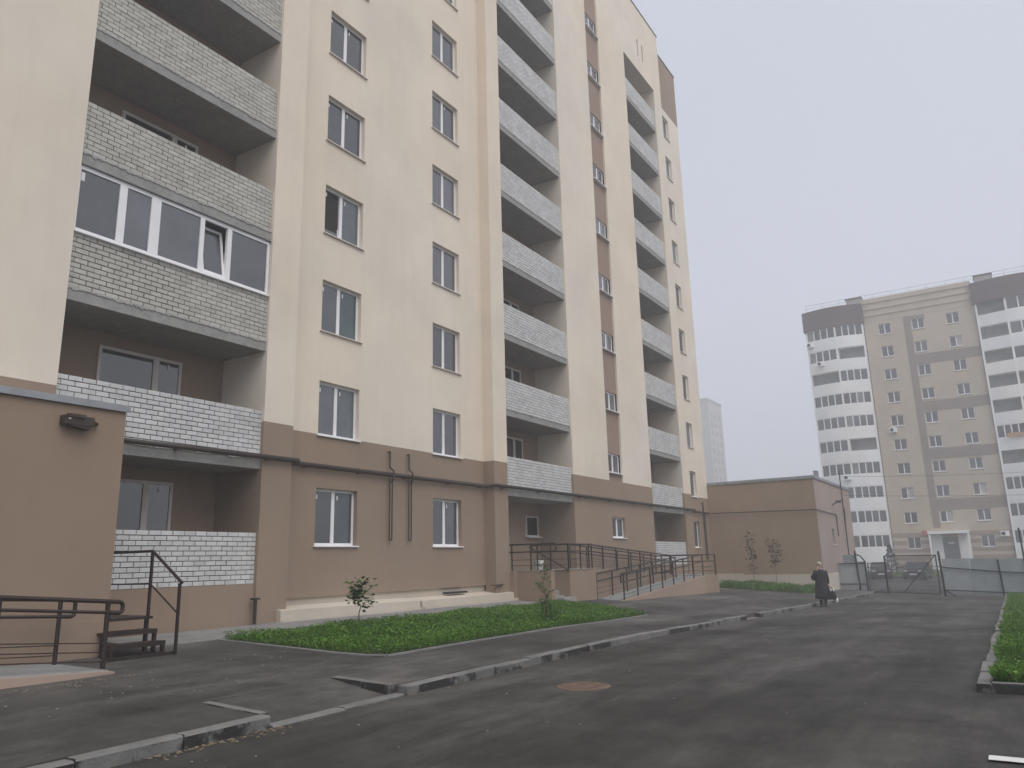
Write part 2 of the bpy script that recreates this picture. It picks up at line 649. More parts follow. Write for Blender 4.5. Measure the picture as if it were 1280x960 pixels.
kerb = structure(thing('kerb', '', ''))
for k in ('label', 'category'):
    del kerb[k]
kerb_run(kerb, 7.92, 15, 6.63, lambda x: zk(x) - 0.295, stone)
kerb_run(kerb, 24.3, 23, 6.63, lambda x: zk(x) - 0.295, stone)
kerb_run(kerb, 22.98, 1, 6.63, lambda x: zk(x) - 0.295, stone_low, 0.0)
kerb_run(kerb, -6.22, 12, 6.63, lambda x: zk(x) - 0.295, stone)
for i in range(2):
    kerb_run(kerb, 5.80 + i * 1.05, 1, 6.63, lambda x: road_z(x) - 0.165, stone_low)
def return_stone(x0, x1, y0, y1, lift0, lift1):
    p = lambda x, y, l: (x, y, side_z(x, y) + l)
    mb = MB()
    mb.prism([(x0, y0, -.2), (x1, y0, -.2), (x1, y1, -.2), (x0, y1, -.2)], [p(x0, y0, lift0), p(x1, y0, lift0), p(x1, y1, lift1), p(x0, y1, lift1)])
    build('kerb_stone', mb, 'kerb', kerb)


return_stone(7.78, 7.93, 6.80, 7.30, .012, .014)
return_stone(7.80, 7.94, 7.31, 7.82, .014, .016)
return_stone(5.78, 5.88, 6.80, 7.75, .012, .014)

# right-hand lawn with its kerb
rkerb = structure(thing('lawn_kerb', '', ''))
for k in ('label', 'category'):
    del rkerb[k]
for i in range(34):
    x = 10.78 + i
    off = 0.05 if i < 2 else 0.0
    o = put('kerb_stone', stone, rkerb, (x, 0.34 + off + random.uniform(-.015, .015), road_z(x) - 0.19 + random.uniform(-.01, .02)))
    o.rotation_euler = (random.uniform(-.02, .02), math.atan2(road_z(x) - road_z(x + 1), 1), random.uniform(-.02, .02))
for i in range(6):
    o = put('kerb_stone', stone, rkerb, (10.94, -0.60 - i + 0.0, road_z(10.8) - 0.19 + random.uniform(-.01, .01)))
    o.rotation_euler = (0, 0, R(90) + random.uniform(-.01, .01))

soil_r = structure(sheet('lawn_soil', lin(10.94, 44.8, 1.5), [-6.0, -3, -1, 0.34], lambda x, y: road_z(x) + 0.085, 'soil', 0.15))
LX0, LX1, LY0, LY1 = 9.62, 22.6, 8.62, 12.45


def lawn_right(y):
    return 20.4 + (y - 8.7) * 0.75


def in_lawn(x, y):
    return LX0 + 0.10 * (y - 8.6) * 0 < x < min(LX1, lawn_right(y)) and LY0 < y < LY1 and not (x < 9.62 + (9.4 - y) * 0.4)


mb = MB()
ysl = lin(LY0, LY1, 0.5)
for a, b in zip(ysl[:-1], ysl[1:]):
    for s0, s1 in zip(lin(0, 1, .05)[:-1], lin(0, 1, .05)[1:]):
        P = lambda s, y: (LX0 + (min(LX1, lawn_right(y)) - LX0) * s, y, side_z(LX0 + (min(LX1, lawn_right(y)) - LX0) * s, y) + 0.008)
        mb.quad(P(s0, a), P(s1, a), P(s1, b), P(s0, b))
structure(build('lawn_soil', mb, 'soil'))
mb = MB()
epts = [(9.60, 12.5), (9.58, 11), (9.55, 9.6), (9.62, 8.9), (9.78, 8.60)] + [(x, 8.58 + .02 * math.sin(x)) for x in lin(10.2, 20.3, .7)]
for a, b in zip(epts[:-1], epts[1:]):
    d = Vector((b[0] - a[0], b[1] - a[1], 0)).normalized()
    nrm = Vector((d.y, -d.x, 0)) * .035
    A_, B_ = Vector((a[0], a[1], side_z(*a))), Vector((b[0], b[1], side_z(*b)))
    h_ = Vector((0, 0, .022))
    mb.prism([A_ + nrm - h_, B_ + nrm - h_, B_ - nrm - h_, A_ - nrm - h_], [A_ + nrm + h_, B_ + nrm + h_, B_ - nrm + h_, A_ - nrm + h_])
structure(build('lawn_edging', mb, 'apron_concrete'))
structure(sheet('lawn_soil', lin(40.9, 44.64, 0.6), lin(8.6, 13.2, .7), lambda x, y: side_z(x, y) + 0.008, 'soil'))


def grass_mesh(name, n, sampler, zf, hmin, hmax, leaf=0.03, broad=0.5, mat='grass'):
    V, F = [], []
    for i in range(n):
        x, y = sampler()
        z = zf(x, y)
        h = random.uniform(hmin, hmax) * (0.65 + 0.7 * (0.5 + 0.5 * math.sin(x * 2.1 + 1.3 * math.sin(y * 2.3)) * math.cos(y * 1.9 + x * .7)))
        a = random.uniform(0, 2 * math.pi)
        ca, sa = math.cos(a), math.sin(a)
        k = len(V)
        if random.random() < broad:          # leaf held on a short stem
            tilt = random.uniform(0.1, 1.0)
            l = leaf * random.uniform(0.7, 1.5)
            w = l * random.uniform(0.45, 0.7)
            dx, dy, dz = ca * l * math.cos(tilt), sa * l * math.cos(tilt), l * math.sin(tilt)
            V += [(x, y, z + h), (x + dx * .5 - sa * w, y + dy * .5 + ca * w, z + h + dz * .6),
                  (x + dx, y + dy, z + h + dz * .7), (x + dx * .5 + sa * w, y + dy * .5 - ca * w, z + h + dz * .6)]
            F.append((k, k + 1, k + 2, k + 3))
        else:
            lean = random.uniform(0.1, 0.7) * h * 1.3
            w = leaf * 0.16
            h *= 1.25
            V += [(x - sa * w, y + ca * w, z), (x + sa * w, y - ca * w, z),
                  (x + ca * lean * .4 + sa * w * .7, y + sa * lean * .4 - ca * w * .7, z + h * .65),
                  (x + ca * lean, y + sa * lean, z + h)]
            F.append((k, k + 1, k + 2, k + 3))
    me = bpy.data.meshes.new(name)
    me.from_pydata(V, [], F)
    me.materials.append(MAT[mat])
    me.update()
    return me


def samp_near():
    while True:
        x, y = random.uniform(LX0, LX1), random.uniform(LY0, LY1)
        if in_lawn(x, y):
            return x, y


g1 = put('grass', grass_mesh('grass', 70000, samp_near, side_z, 0.02, 0.13, 0.034, 0.62))
stuff(tag(g1, 'leafy green ground cover on the lawn between pavement and block', 'grass'))


def samp_right():
    x = 10.96 + 33.8 * random.random() ** 1.9
    y = 0.33 - 6.2 * random.random() ** 2.2
    return x, y


g2 = put('grass', grass_mesh('grass', 60000, samp_right, lambda x, y: road_z(x) + 0.085, 0.02, 0.13, 0.03, 0.35))
stuff(tag(g2, 'bright green grass on the kerbed strip right of the road', 'grass'))
g3 = put('grass', grass_mesh('grass', 9000, lambda: (random.uniform(40.9, 44.6), random.uniform(8.6, 13.2)), side_z, 0.05, 0.30, 0.06, 0.4))
stuff(tag(g3, 'rough grass at the foot of the brown annex', 'grass'))

# ------------------------------------------------------------------ wall helper
def wall(mb, x0, x1, z0, z1, y, holes=(), depth=0.16, mi=0, rmi=None):
    rmi = mi if rmi is None else rmi
    hs = [h for h in holes if h[1] > x0 and h[0] < x1 and h[3] > z0 and h[2] < z1]
    xs = sorted(set([x0, x1] + [min(max(v, x0), x1) for h in hs for v in h[:2]]))
    zs = sorted(set([z0, z1] + [min(max(v, z0), z1) for h in hs for v in h[2:]]))
    for i in range(len(xs) - 1):
        for j in range(len(zs) - 1):
            cx, cz = (xs[i] + xs[i + 1]) / 2, (zs[j] + zs[j + 1]) / 2
            if any(h[0] < cx < h[1] and h[2] < cz < h[3] for h in hs):
                continue
            mb.quad((xs[i], y, zs[j]), (xs[i + 1], y, zs[j]), (xs[i + 1], y, zs[j + 1]), (xs[i], y, zs[j + 1]), mi)
    for a, b, c, d in hs:
        c2, d2 = max(c, z0), min(d, z1)
        mb.quad((a, y, c2), (a, y, d2), (a, y + depth, d2), (a, y + depth, c2), rmi)
        mb.quad((b, y, d2), (b, y, c2), (b, y + depth, c2), (b, y + depth, d2), rmi)
        if d2 == d:
            mb.quad((a, y, d), (b, y, d), (b, y + depth, d), (a, y + depth, d), rmi)
        if c2 == c:
            mb.quad((a, y, c), (a, y + depth, c), (b, y + depth, c), (b, y, c), rmi)


def sidewall(mb, x, y0, y1, z0, z1, mi=0):
    mb.quad((x, y0, z0), (x, y1, z0), (x, y1, z1), (x, y0, z1), mi)


# ------------------------------------------------------------------ near apartment block
FB = 14.61      # window wall plane
FP = 14.20      # proud piers, stair bay
LB = 15.80      # back wall of the loggias
SH = 2.8
ZB = 4.93       # top of the brown base
TOP = 33.42
block = thing('apartment_building', 'tall cream and brown apartment block with white brick loggias beside the road', 'building', (22, 15, 0))

main_w = []
for n in range(10):
    z = 2.118 + SH * n
    main_w += [(13.87, 15.36, z, z + 1.435, n + 1, 'L'), (18.64, 20.10, z, z + 1.435, n + 1, 'R'), (41.52, 42.92, z, z + 1.435, n + 1, 'E')]
stair_w = [(30.50, 31.80, 2.50 + SH * n, 3.37 + SH * n) for n in range(10)]
holes = [w[:4] for w in main_w]
ZL = -0.6
P = {'up': MB(), 'low': MB()}


def wall2(x0, x1, y, top, hl=(), depth=0.16):
    wall(P['low'], x0, x1, ZL, ZB, y, hl, depth)
    wall(P['up'], x0, x1, ZB, top, y, hl, depth)


def side2(x, y0, y1, top):
    sidewall(P['low'], x, y0, y1, ZL, ZB)
    sidewall(P['up'], x, y0, y1, ZB, top)


def cap(x0, x1, y0, y1, z):
    P['up'].quad((x0, y0, z), (x1, y0, z), (x1, y1, z), (x0, y1, z))


SLB = lambda n: 1.02 + SH * n          # slab underside below storey n (0-based)
LOG = [(7.10, 11.80), (22.25, 27.08), (35.20, 39.58)]
ZT = SLB(10)
wall2(-8, 7.10, FP, TOP); side2(7.10, FP, LB, ZT)
wall2(11.80, 12.68, FP, TOP); side2(11.80, FP, LB, ZT); side2(12.68, FP, FB, TOP)
# window wall: brown overhangs the plinth
wall(P['low'], 12.68, 21.42, 0.88, ZB, FB, holes)
P['low'].quad((12.68, FB, 0.88), (21.42, FB, 0.88), (21.42, FB + .1, 0.88), (12.68, FB + .1, 0.88))
wall(P['up'], 12.68, 21.42, ZB, TOP, FB, holes)
wall2(21.42, 22.25, FP, TOP); side2(21.42, FP, FB, TOP); side2(22.25, FP, LB, ZT)
st_holes = [stair_w[0]]
wall(P['low'], 27.08, 35.20, ZL, ZB, FP, st_holes, 0.14)
wall(P['up'], 27.08, 35.20, ZB, TOP, FP, [(30.42, 31.86, ZB, 31.2)], 0.10)
side2(27.08, FP, LB, ZT); side2(35.20, FP, LB, ZT)
wall2(39.58, 40.76, FP, TOP); side2(39.58, FP, LB, ZT); side2(40.76, FP, FB + .3, TOP)
wall(P['low'], 40.76, 44.76, ZL, ZB, FB, holes)
wall(P['up'], 40.76, 44.76, ZB, 29.25, FB, holes)
side2(44.76, FB, 27, 33.0)
# wall over the loggias
for a, b in LOG:
    hl = [(37.32, 37.50, 30.08, 31.16), (38.02, 38.20, 30.08, 31.16)] if a > 30 else []
    wall(P['up'], a, b, ZT, TOP, FP, hl, 0.06)
    P['up'].quad((a, FP, ZT), (b, FP, ZT), (b, LB, ZT), (a, LB, ZT))
cap(-8, 40.76, FP, 27, TOP)
cap(40.76, 44.76, FB, 27, 33.0)
# sides and rear
for key, z0, z1 in (('low', ZL, ZB), ('up', ZB, TOP)):
    P[key].quad((-8, FP, z0), (-8, 27, z0), (-8, 27, z1), (-8, FP, z1))
    P[key].quad((-8, 27, z0), (44.76, 27, z0), (44.76, 27, z1), (-8, 27, z1))
build('upper_wall', P['up'], 'cream', block)
build('base_wall', P['low'], 'brown', block)
mb = MB()
wall(mb, 40.76, 44.76, 29.25, 33.0, FB)
build('attic_panel', mb, 'brown', block)
mb = MB()
for a in (37.32, 38.02):
    mb.quad((a, FP + .06, 30.08), (a + .18, FP + .06, 30.08), (a + .18, FP + .06, 31.16), (a, FP + .06, 31.16))
build('attic_slot', mb, 'brown', block)
mb = MB()
mb.box(-8.05, 40.80, FP - .04, FP + .5, TOP + .005, TOP + .05).box(40.83, 44.80, FB - .04, FB + .5, 33.005, 33.05)
build('roof_coping', mb, 'dark_coping', block)

# back walls of the loggias
for a, b in LOG:
    mb = MB()
    wall(mb, a, b, ZL, ZT, LB)
    build('loggia_back_wall', mb, 'loggia_back', block)

# plinth and ledges of the window wall
mb = MB()
mb.quad((12.5, FB + .08, -.4), (21.6, FB + .08, -.4), (21.6, FB + .08, .90), (12.5, FB + .08, .90))
build('plinth', mb, 'plinth_cream', block)
for (a, b, h0, h1) in ((12.40, 17.35, 0.66, 0.62), (17.45, 22.44, 0.60, 0.62)):
    mb = MB()
    mb.prism([(a, 14.02, -.2), (b, 14.02, -.2), (b, FB + .06, -.2), (a, FB + .06, -.2)],
             [(a, 14.06, h0), (b, 14.06, h1), (b, FB + .06, h1 + .07), (a, FB + .06, h0 + .07)])
    mb.box(a + .02, b - .02, 13.985, 14.018, -.2, 0.44)
    build('plinth_ledge', mb, 'plinth_cream', block)
mb = MB()
mb.box(19.1, 20.1, 14.40, 14.60, 0.71, 0.76)
build('vent_slot', mb, 'dark_gap', block)
mb = MB()
mb.box(21.10, 21.75, 14.10, 14.195, 0.87, 0.90)
build('flashing', mb, 'pipe_paint', block)
mb = MB()
mb.tube([(11.72, 14.10, 0.95), (11.72, 14.10, 0.42)], 0.035).box(11.64, 11.80, 14.04, 14.18, 0.93, 0.97)
build('drain_stub', mb, 'pipe_paint', block)

# windows -----------------------------------------------------------
def frame_rects(mb, w, h, t, y0, y1, mulls=()):
    mb.box(0, w, y0, y1, 0, t).box(0, w, y0, y1, h - t, h)
    mb.box(0, t, y0, y1, t, h - t).box(w - t, w, y0, y1, t, h - t)
    for m0, m1 in mulls:
        mb.box(m0, m1, y0 - .006, y1, t, h - t)


def window_kit(w, h, split, mat='pvc', key=''):
    """meshes for a two-light window with its lower left corner at the origin, outside face y=0"""
    t = 0.065
    mb = MB()
    frame_rects(mb, w, h, t, 0, .06, [(split - .055, split + .055)])
    fr = mb.mesh('window' + key, mat)
    panes = []
    for a, b in ((t, split - .055), (split + .055, w - t)):
        p = MB()
        p.quad((a, .02, t), (b, .02, t), (b, .02, h - t), (a, .02, h - t))
        panes.append(p)
    return fr, panes


WW, WH = 1.49, 1.435
kitL = window_kit(1.49, WH, 0.72)
kitR = window_kit(1.46, WH, 0.70)
kitE = window_kit(1.40, WH, 0.62)
kitS = window_kit(1.30, 0.87, 0.64)
PM = {}


def pane_mesh(kit, k, mat):
    key = (id(kit), k, mat)
    if key not in PM:
        PM[key] = kit[1][k].mesh('pane', mat)
    return PM[key]


def sill_mesh(w, mat):
    key = ('sill', w, mat)
    if key not in PM:
        mb = MB()
        mb.prism([(-.05, -.06, -.035), (w + .05, -.06, -.035), (w + .05, .15, -.015), (-.05, .15, -.015)],
                 [(-.05, -.06, -.005), (w + .05, -.06, -.005), (w + .05, .15, .012), (-.05, .15, .012)])
        PM[key] = mb.mesh('sill', mat)
    return PM[key]


stick = MB().box(0, .045, -.002, .001, 0, .11).mesh('sticker', 'sticker')
tilt_sash = MB()
frame_rects(tilt_sash, 0.64, 1.30, 0.055, 0, .05)
tilt_sash = tilt_sash.mesh('sash', 'pvc')
tilt_pane = MB().quad((.055, .02, .055), (.585, .02, .055), (.585, .02, 1.245), (.055, .02, 1.245)).mesh('pane', 'glass')
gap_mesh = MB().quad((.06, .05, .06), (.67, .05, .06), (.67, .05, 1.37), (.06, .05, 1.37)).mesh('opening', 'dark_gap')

for (a, b, z0, z1, fl, colm) in main_w:
    kit = {'L': kitL, 'R': kitR, 'E': kitE}[colm]
    w = b - a
    y = FB + .13
    win = put('window', kit[0], block, (a, y, z0))
    mats = ['glass', 'glass']
    if colm == 'L':
        mats = {1: ['glass', 'glass_curtain'], 2: ['glass', 'glass_curtain'], 3: ['glass', 'glass_teal'], 4: ['glass', 'glass_curtain']}.get(fl, mats)
    elif random.random() < .25:
        mats[1] = 'glass_curtain'
    if colm == 'L' and fl == 4:
        put('opening', gap_mesh, win, (a, y, z0))
        s = put('sash', tilt_sash, win, (a + .055, y + .005, z0 + .065))
        s.rotation_euler = (R(-9 if fl == 4 else -2.5), 0, 0)
        p = put('pane', tilt_pane, win, (a + .055, y + .005, z0 + .065))
        p.rotation_euler = s.rotation_euler
    else:
        put('pane', pane_mesh(kit, 0, mats[0]), win, (a, y, z0))
    put('pane', pane_mesh(kit, 1, mats[1]), win, (a, y, z0))
    put('sill', sill_mesh(w, 'pvc' if fl <= 2 else 'pvc_dirty'), win, (a, FB, z0))
    for k, sxp in enumerate((0.14, 0.86)):
        if colm == 'L' and not (fl in (4,) and k == 0) or random.random() < .3:
            put('sticker', stick, win, (a + sxp * (1 if k == 0 else w / 1.49), y + .012, z0 + 1.435 - .26))

for n, (a, b, z0, z1) in enumerate(stair_w):
    y = FP + (.11 if n == 0 else .06 + .09)
    win = put('window', kitS[0], block, (a, y, z0))
    put('pane', pane_mesh(kitS, 0, 'glass'), win, (a, y, z0))
    put('pane', pane_mesh(kitS, 1, random.choice(['glass', 'glass_curtain'])), win, (a, y, z0))
    put('sill', sill_mesh(1.30, 'pvc'), win, (a, FP + (.0 if n == 0 else .0), z0))
# brown strip panels between the stair windows
for n in range(10):
    z0 = ZB if n == 0 else stair_w[n][3]
    z1 = stair_w[1][2] - .02 if n == 0 else (stair_w[n + 1][2] - .02 if n < 9 else 31.2)
    mb = MB()
    y = FP + .09
    mb.quad((30.42, y, z0), (31.86, y, z0), (31.86, y, z1), (30.42, y, z1))
    mb.quad((30.42, y, z1), (31.86, y, z1), (31.86, y + .12, z1), (30.42, y + .12, z1))
    mb.quad((30.42, y, z0), (31.86, y, z0), (31.86, y + .12, z0), (30.42, y + .12, z0))
    build('strip_panel', mb, 'brown_strip', block)
mb = MB()
mb.quad((30.42, FP + .2, ZB), (31.86, FP + .2, ZB), (31.86, FP + .2, 31.2), (30.42, FP + .2, 31.2))
build('strip_backing', mb, 'cream', block)

# loggias -----------------------------------------------------------
def slab_mesh(x0, x1, seed, lumps):
    rnd = random.Random(seed)
    mb = MB()
    w = x1 - x0
    mb.box(0.004, w - .004, 0, LB - FP - .075, 0, .25)
    # cement squeezed out under the first course, uneven along the edge
    n = int(w / .04) if lumps else int(w / .16)
    slow = [rnd.random() for _ in range(n // 6 + 3)]
    prof = [.012 + .05 * slow[i // 6] * rnd.random() + .02 * rnd.random() for i in range(n + 1)]
    for i in range(n):
        a, b = w * i / n, w * (i + 1) / n
        a, b = max(a, .01), min(b, w - .01)
        mb.prism([(a, -.018, .25 - prof[i]), (b, -.018, .25 - prof[i + 1]), (b, -.001, .25 - prof[i + 1] - .02), (a, -.001, .25 - prof[i] - .02)],
                 [(a, -.010, .262), (b, -.010, .262), (b, .02, .264), (a, .02, .264)], 1)
    return mb.mesh('slab', ['concrete', 'mortar_lump'])


BL, BH, PL, PH, NR = 0.25, 0.087, 0.265, 0.1018, 11
half = [(.0, 1), (.5, 1)]


def brick_mesh(L, name, mat):
    mb = MB()
    c = .006
    d = 0.055
    back = [(0, d, 0), (L, d, 0), (L, d, BH), (0, d, BH)]
    mid = [(0, c, 0), (L, c, 0), (L, c, BH), (0, c, BH)]
    fr = [(c, 0, c), (L - c, 0, c), (L - c, 0, BH - c), (c, 0, BH - c)]
    mb.loft([back, mid, fr])
    return mb.mesh(name, mat)


def brick_rows(x0, x1):
    """(x, length, row) of running-bond bricks between x0 and x1"""
    out = []
    for r in range(NR):
        x = x0 - (0.131 if r % 2 else 0.0) - 0.02
        while x < x1 - .03:
            a, b = max(x, x0 + .004), min(x + BL, x1 - .004)
            if b - a > .04:
                out.append((a, b - a, r))
            x += PL
    return out


YF = FP + .085        # face of the brick parapets
slabs = {}
for li, (a, b) in enumerate(LOG):
    slabs[li] = [slab_mesh(a, b, 40 + li * 7 + k, li < 2) for k in range(3)]
stuff_mb = MB()
single = []
parapets = {}
for li, (a, b) in enumerate(LOG):
    rows = brick_rows(a, b)
    for n in range(10):
        if li == 1 and n == 0:
            continue              # the entrance
        zs = SLB(n)
        if n:
            put('loggia_slab', slabs[li][n % 3], block, (a, FP + .065, zs))
        core = MB()
        core.box(a + .003, b - .003, YF + .020, YF + .105, zs + .251, zs + .25 + NR * PH - .004)
        par = build('parapet', core, 'mortar', block)
        parapets[li, n] = par
        # underside of the slab
        gm = 0 if (li == 0 and n in (0, 1)) or li > 0 else 1
        for (x, L, r) in rows:
            z = zs + .256 + r * PH
            jx, jy = random.uniform(-.002, .002), random.uniform(-.004, .004)
            if li == 0 and n <= 2:
                hidden = x < 8.40 and z < 4.9 or (n == 2 and gm == 1 and False)
                dist = math.sqrt((x + L / 2) ** 2 + YF ** 2 + (z - 1.6) ** 2)
                single.append((hidden, dist - L * 4, n, x, L, z, jx, jy, gm))
            else:
                k = len(stuff_mb.f)
                y0 = YF + jy
                c = .006
                X0, X1, Z0, Z1 = x + jx, x + jx + L, z, z + BH
                nn = len(stuff_mb.v)
                stuff_mb.v += [(X0, y0 + .055, Z0), (X1, y0 + .055, Z0), (X1, y0 + .055, Z1), (X0, y0 + .055, Z1),
                               (X0, y0, Z0), (X1, y0, Z0), (X1, y0, Z1), (X0, y0, Z1)]
                for q in ((4, 5, 6, 7), (0, 4, 7, 3), (5, 1, 2, 6), (3, 7, 6, 2), (0, 1, 5, 4)):
                    stuff_mb.f.append(tuple(nn + i for i in q))
                    stuff_mb.m.append(gm)
single.sort(key=lambda s: (s[0], s[1]))
bm_cache = {}
for i, (hid, dist, n, x, L, z, jx, jy, gm) in enumerate(single):
    if i < 300:
        key = (round(L, 2), gm)
        if key not in bm_cache:
            bm_cache[key] = brick_mesh(key[0], 'brick', ['brick_white', 'brick_grey'][gm])
        o = put('brick', bm_cache[key], parapets[0, n], (x + jx, YF + jy, z))
        o.rotation_euler = (0, random.uniform(-.004, .004), random.uniform(-.006, .006))
    else:
        nn = len(stuff_mb.v)
        X0, X1, Z0, Z1, y0 = x + jx, x + jx + L, z, z + BH, YF + jy
        stuff_mb.v += [(X0, y0 + .055, Z0), (X1, y0 + .055, Z0), (X1, y0 + .055, Z1), (X0, y0 + .055, Z1),
                       (X0, y0, Z0), (X1, y0, Z0), (X1, y0, Z1), (X0, y0, Z1)]
        for q in ((4, 5, 6, 7), (0, 4, 7, 3), (5, 1, 2, 6), (3, 7, 6, 2), (0, 1, 5, 4)):
            stuff_mb.f.append(tuple(nn + k for k in q))
            stuff_mb.m.append(gm)
stuff(build('brickwork', stuff_mb, ['brick_white', 'brick_grey'], block))

# base walls under the ground-floor loggias
for a, b in (LOG[0], LOG[2]):
    mb = MB()
    mb.box(a + .002, b - .002, FP + .07, LB - .01, ZL, SLB(0) + .25)
    build('loggia_base', mb, 'brown', block)

# balcony windows and doors on the loggia back walls
bal = MB()
frame_rects(bal, 1.98, 1.43, .07, 0, .06, [(1.26, 1.40)])
bal.box(1.26, 1.36, 0, .06, -.9, .06).box(1.90, 1.98, 0, .06, -.9, .06).box(1.36, 1.90, 0, .06, -.9, -.8)
bal_me = bal.mesh('balcony_window', 'pvc_dirty')
balp = [MB().quad((.07, .02, .07), (1.26, .02, .07), (1.26, .02, 1.36), (.07, .02, 1.36)).mesh('pane', 'glass_dark'),
        MB().quad((1.40, .02, -.8), (1.90, .02, -.8), (1.90, .02, 1.36), (1.40, .02, 1.36)).mesh('pane', 'glass_dark')]
balp_l = [MB().quad((.07, .02, .07), (1.26, .02, .07), (1.26, .02, 1.36), (.07, .02, 1.36)).mesh('pane', 'glass'),
          MB().quad((1.40, .02, -.8), (1.90, .02, -.8), (1.90, .02, 1.36), (1.40, .02, 1.36)).mesh('pane', 'glass')]
for li, x0 in ((0, 8.66), (1, 23.88), (2, 36.3)):
    for n in range(10):
        if li == 1 and n == 0:
            continue
        z0 = 2.10 + SH * n
        win = put('balcony_window', bal_me, block, (x0, LB - .05, z0))
        for pm in (balp_l if (li == 0 and n < 2) else balp):
            put('pane', pm, win, (x0, LB - .05, z0))
        if li == 0:
            put('sticker', stick, win, (x0 + 1.62, LB - .045, z0 + 1.2))

# entrance recess: door and small window
mb = MB()
mb.box(22.25, 27.08, FP + .02, LB + .05, 0.9, 1.28)
build('entrance_floor', mb, 'concrete', block)
mb = MB()
frame_rects(mb, .92, .80, .06, 0, .06)
ew = build('window', mb, 'pvc_dirty', block, (25.95, LB - .05, 2.54))
put('pane', MB().quad((.06, .02, .06), (.86, .02, .06), (.86, .02, .74), (.06, .02, .74)).mesh('pane', 'glass_dark'), ew, (25.95, LB - .05, 2.54))
put('sill', sill_mesh(.92, 'pvc'), ew, (25.95, LB - .14, 2.54))
mb = MB()
mb.box(23.0, 24.2, LB - .05, LB, 1.28, 3.4)
ed = build('entrance_door', mb, 'rust_steel', block)
build('door_handle', MB().tube([(24.05, LB - .10, 2.2), (24.05, LB - .10, 2.5)], .015), 'coping', ed)
# slab over the entrance is part of storey 2, add its soffit lamp
# glazed loggia on storey 3
zg0, zg1 = SLB(2) + .25 + NR * PH, SLB(3) - .02
glz = MB()
gw0, gw1 = 7.10, 11.79
ya, yb = YF + .005, YF + .075
glz.box(gw0, gw1, ya, yb, zg0 + .005, zg0 + .09).box(gw0, gw1, ya, yb, zg1 - .09, zg1)
for m0, m1 in ((7.10, 7.16), (7.96, 8.12), (8.66, 8.88), (9.85, 9.96), (10.57, 10.69), (11.72, 11.79)):
    glz.box(m0, m1, ya - .004, yb, zg0 + .09, zg1 - .09)
gl = build('loggia_glazing', glz, 'pvc', block)
for m0, m1 in ((7.16, 7.96), (8.12, 8.66), (8.88, 9.85), (10.69, 11.72)):
    build('pane', MB().quad((m0, ya + .03, zg0 + .09), (m1, ya + .03, zg0 + .09), (m1, ya + .03, zg1 - .09), (m0, ya + .03, zg1 - .09)), 'glass_loggia', gl)
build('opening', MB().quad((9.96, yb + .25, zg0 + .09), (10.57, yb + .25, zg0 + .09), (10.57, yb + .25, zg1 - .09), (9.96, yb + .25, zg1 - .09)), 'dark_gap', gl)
sm = MB()
frame_rects(sm, .61, 1.18, .06, 0, .05)
s = put('sash', sm.mesh('sash', 'pvc'), gl, (9.96, ya + .01, zg0 + .09))
s.rotation_euler = (R(-10), 0, 0)
s = put('pane', MB().quad((.06, .02, .06), (.55, .02, .06), (.55, .02, 1.12), (.06, .02, 1.12)).mesh('pane', 'glass_loggia'), gl, (9.96, ya + .01, zg0 + .09))
s.rotation_euler = (R(-10), 0, 0)
build('sill', MB().box(gw0, gw1, ya - .07, ya + .02, zg0 - .012, zg0 + .012), 'pvc', gl)
build('drip_strip', MB().box(gw0, gw1 + .08, ya - .05, ya + .03, zg1 - .002, zg1 + .014), 'dark_coping', gl)
build('sticker', MB().box(7.18, 7.25, ya + .02, ya + .026, zg1 - .32, zg1 - .14), 'sticker', gl)

# ------------------------------------------------------------------ gas pipe along the facade
gas = thing('gas_pipe', 'long dark brown gas pipe running along the brown base of the block', 'pipe', (22, 14.1, 4.1))
mb = MB()
pz = 4.085
pts = [(7.5, 14.10, pz - .02), (12.76, 14.10, pz), (12.80, 14.50, pz), (21.32, 14.50, pz + .005), (21.36, 14.10, pz + .01), (40.85, 14.10, pz), (40.88, 14.50, pz), (44.58, 14.50, pz - .02)]
mb.tube(pts, .048, 10)
build('pipe', mb, 'pipe_paint', gas, smooth=True)
mb = MB()
mb.tube([(44.58, 14.50, pz - .02), (44.62, 14.4, pz - .02), (44.62, 8.58, pz - .12), (44.70, 8.56, pz - .12), (50.2, 8.56, pz - .2), (50.2, 8.56, 2.6)], .025, 8)
build('branch_pipe', mb, 'pipe_paint', gas)
for x in (9.6, 11.9, 13.4, 15.3, 17.2, 19.3, 21.0, 21.8, 24.2, 27.4, 28.0, 30.2, 32.6, 34.8, 37, 39.9, 42):
    y = 14.50 if 12.8 < x < 21.3 or x > 40.9 else 14.10
    yw = FB if y > 14.3 else FP + (.06 if any(a < x < b for a, b in LOG) else 0)
    build('bracket', MB().box(x - .02, x + .02, y - .02, yw, pz - .075, pz - .045).box(x - .1, x + .1, y - .03, y + .05, pz - .065, pz - .055), 'pipe_paint', gas)
for x in (16.62, 17.46):
    mb = MB()
    y = 14.52
    mb.tube([(x - .06, y + .07, 4.74), (x - .06, y, 4.74), (x - .06, y, 4.30), (x + .02, y - .07, 4.20), (x + .02, y - .07, 3.95), (x - .01, y, 3.86)], .022, 8)
    mb.tube([(x - .06, y, 4.0), (x - .06, y, 2.31), (x - .04, y, 2.27), (x + .03, y, 2.27), (x + .05, y, 2.31), (x + .05, y, 4.0)], .018, 8)
    build('riser_loop', mb, 'pipe_paint', gas)
mb = MB()
mb.tube([(43.7, 14.58, 4.66), (43.5, 14.52, 4.66), (43.5, 14.52, 1.45)], .03, 8).tube([(43.72, 14.52, 4.0), (43.72, 14.52, 1.45)], .03, 8)
build('riser', mb, 'pipe_paint', gas)

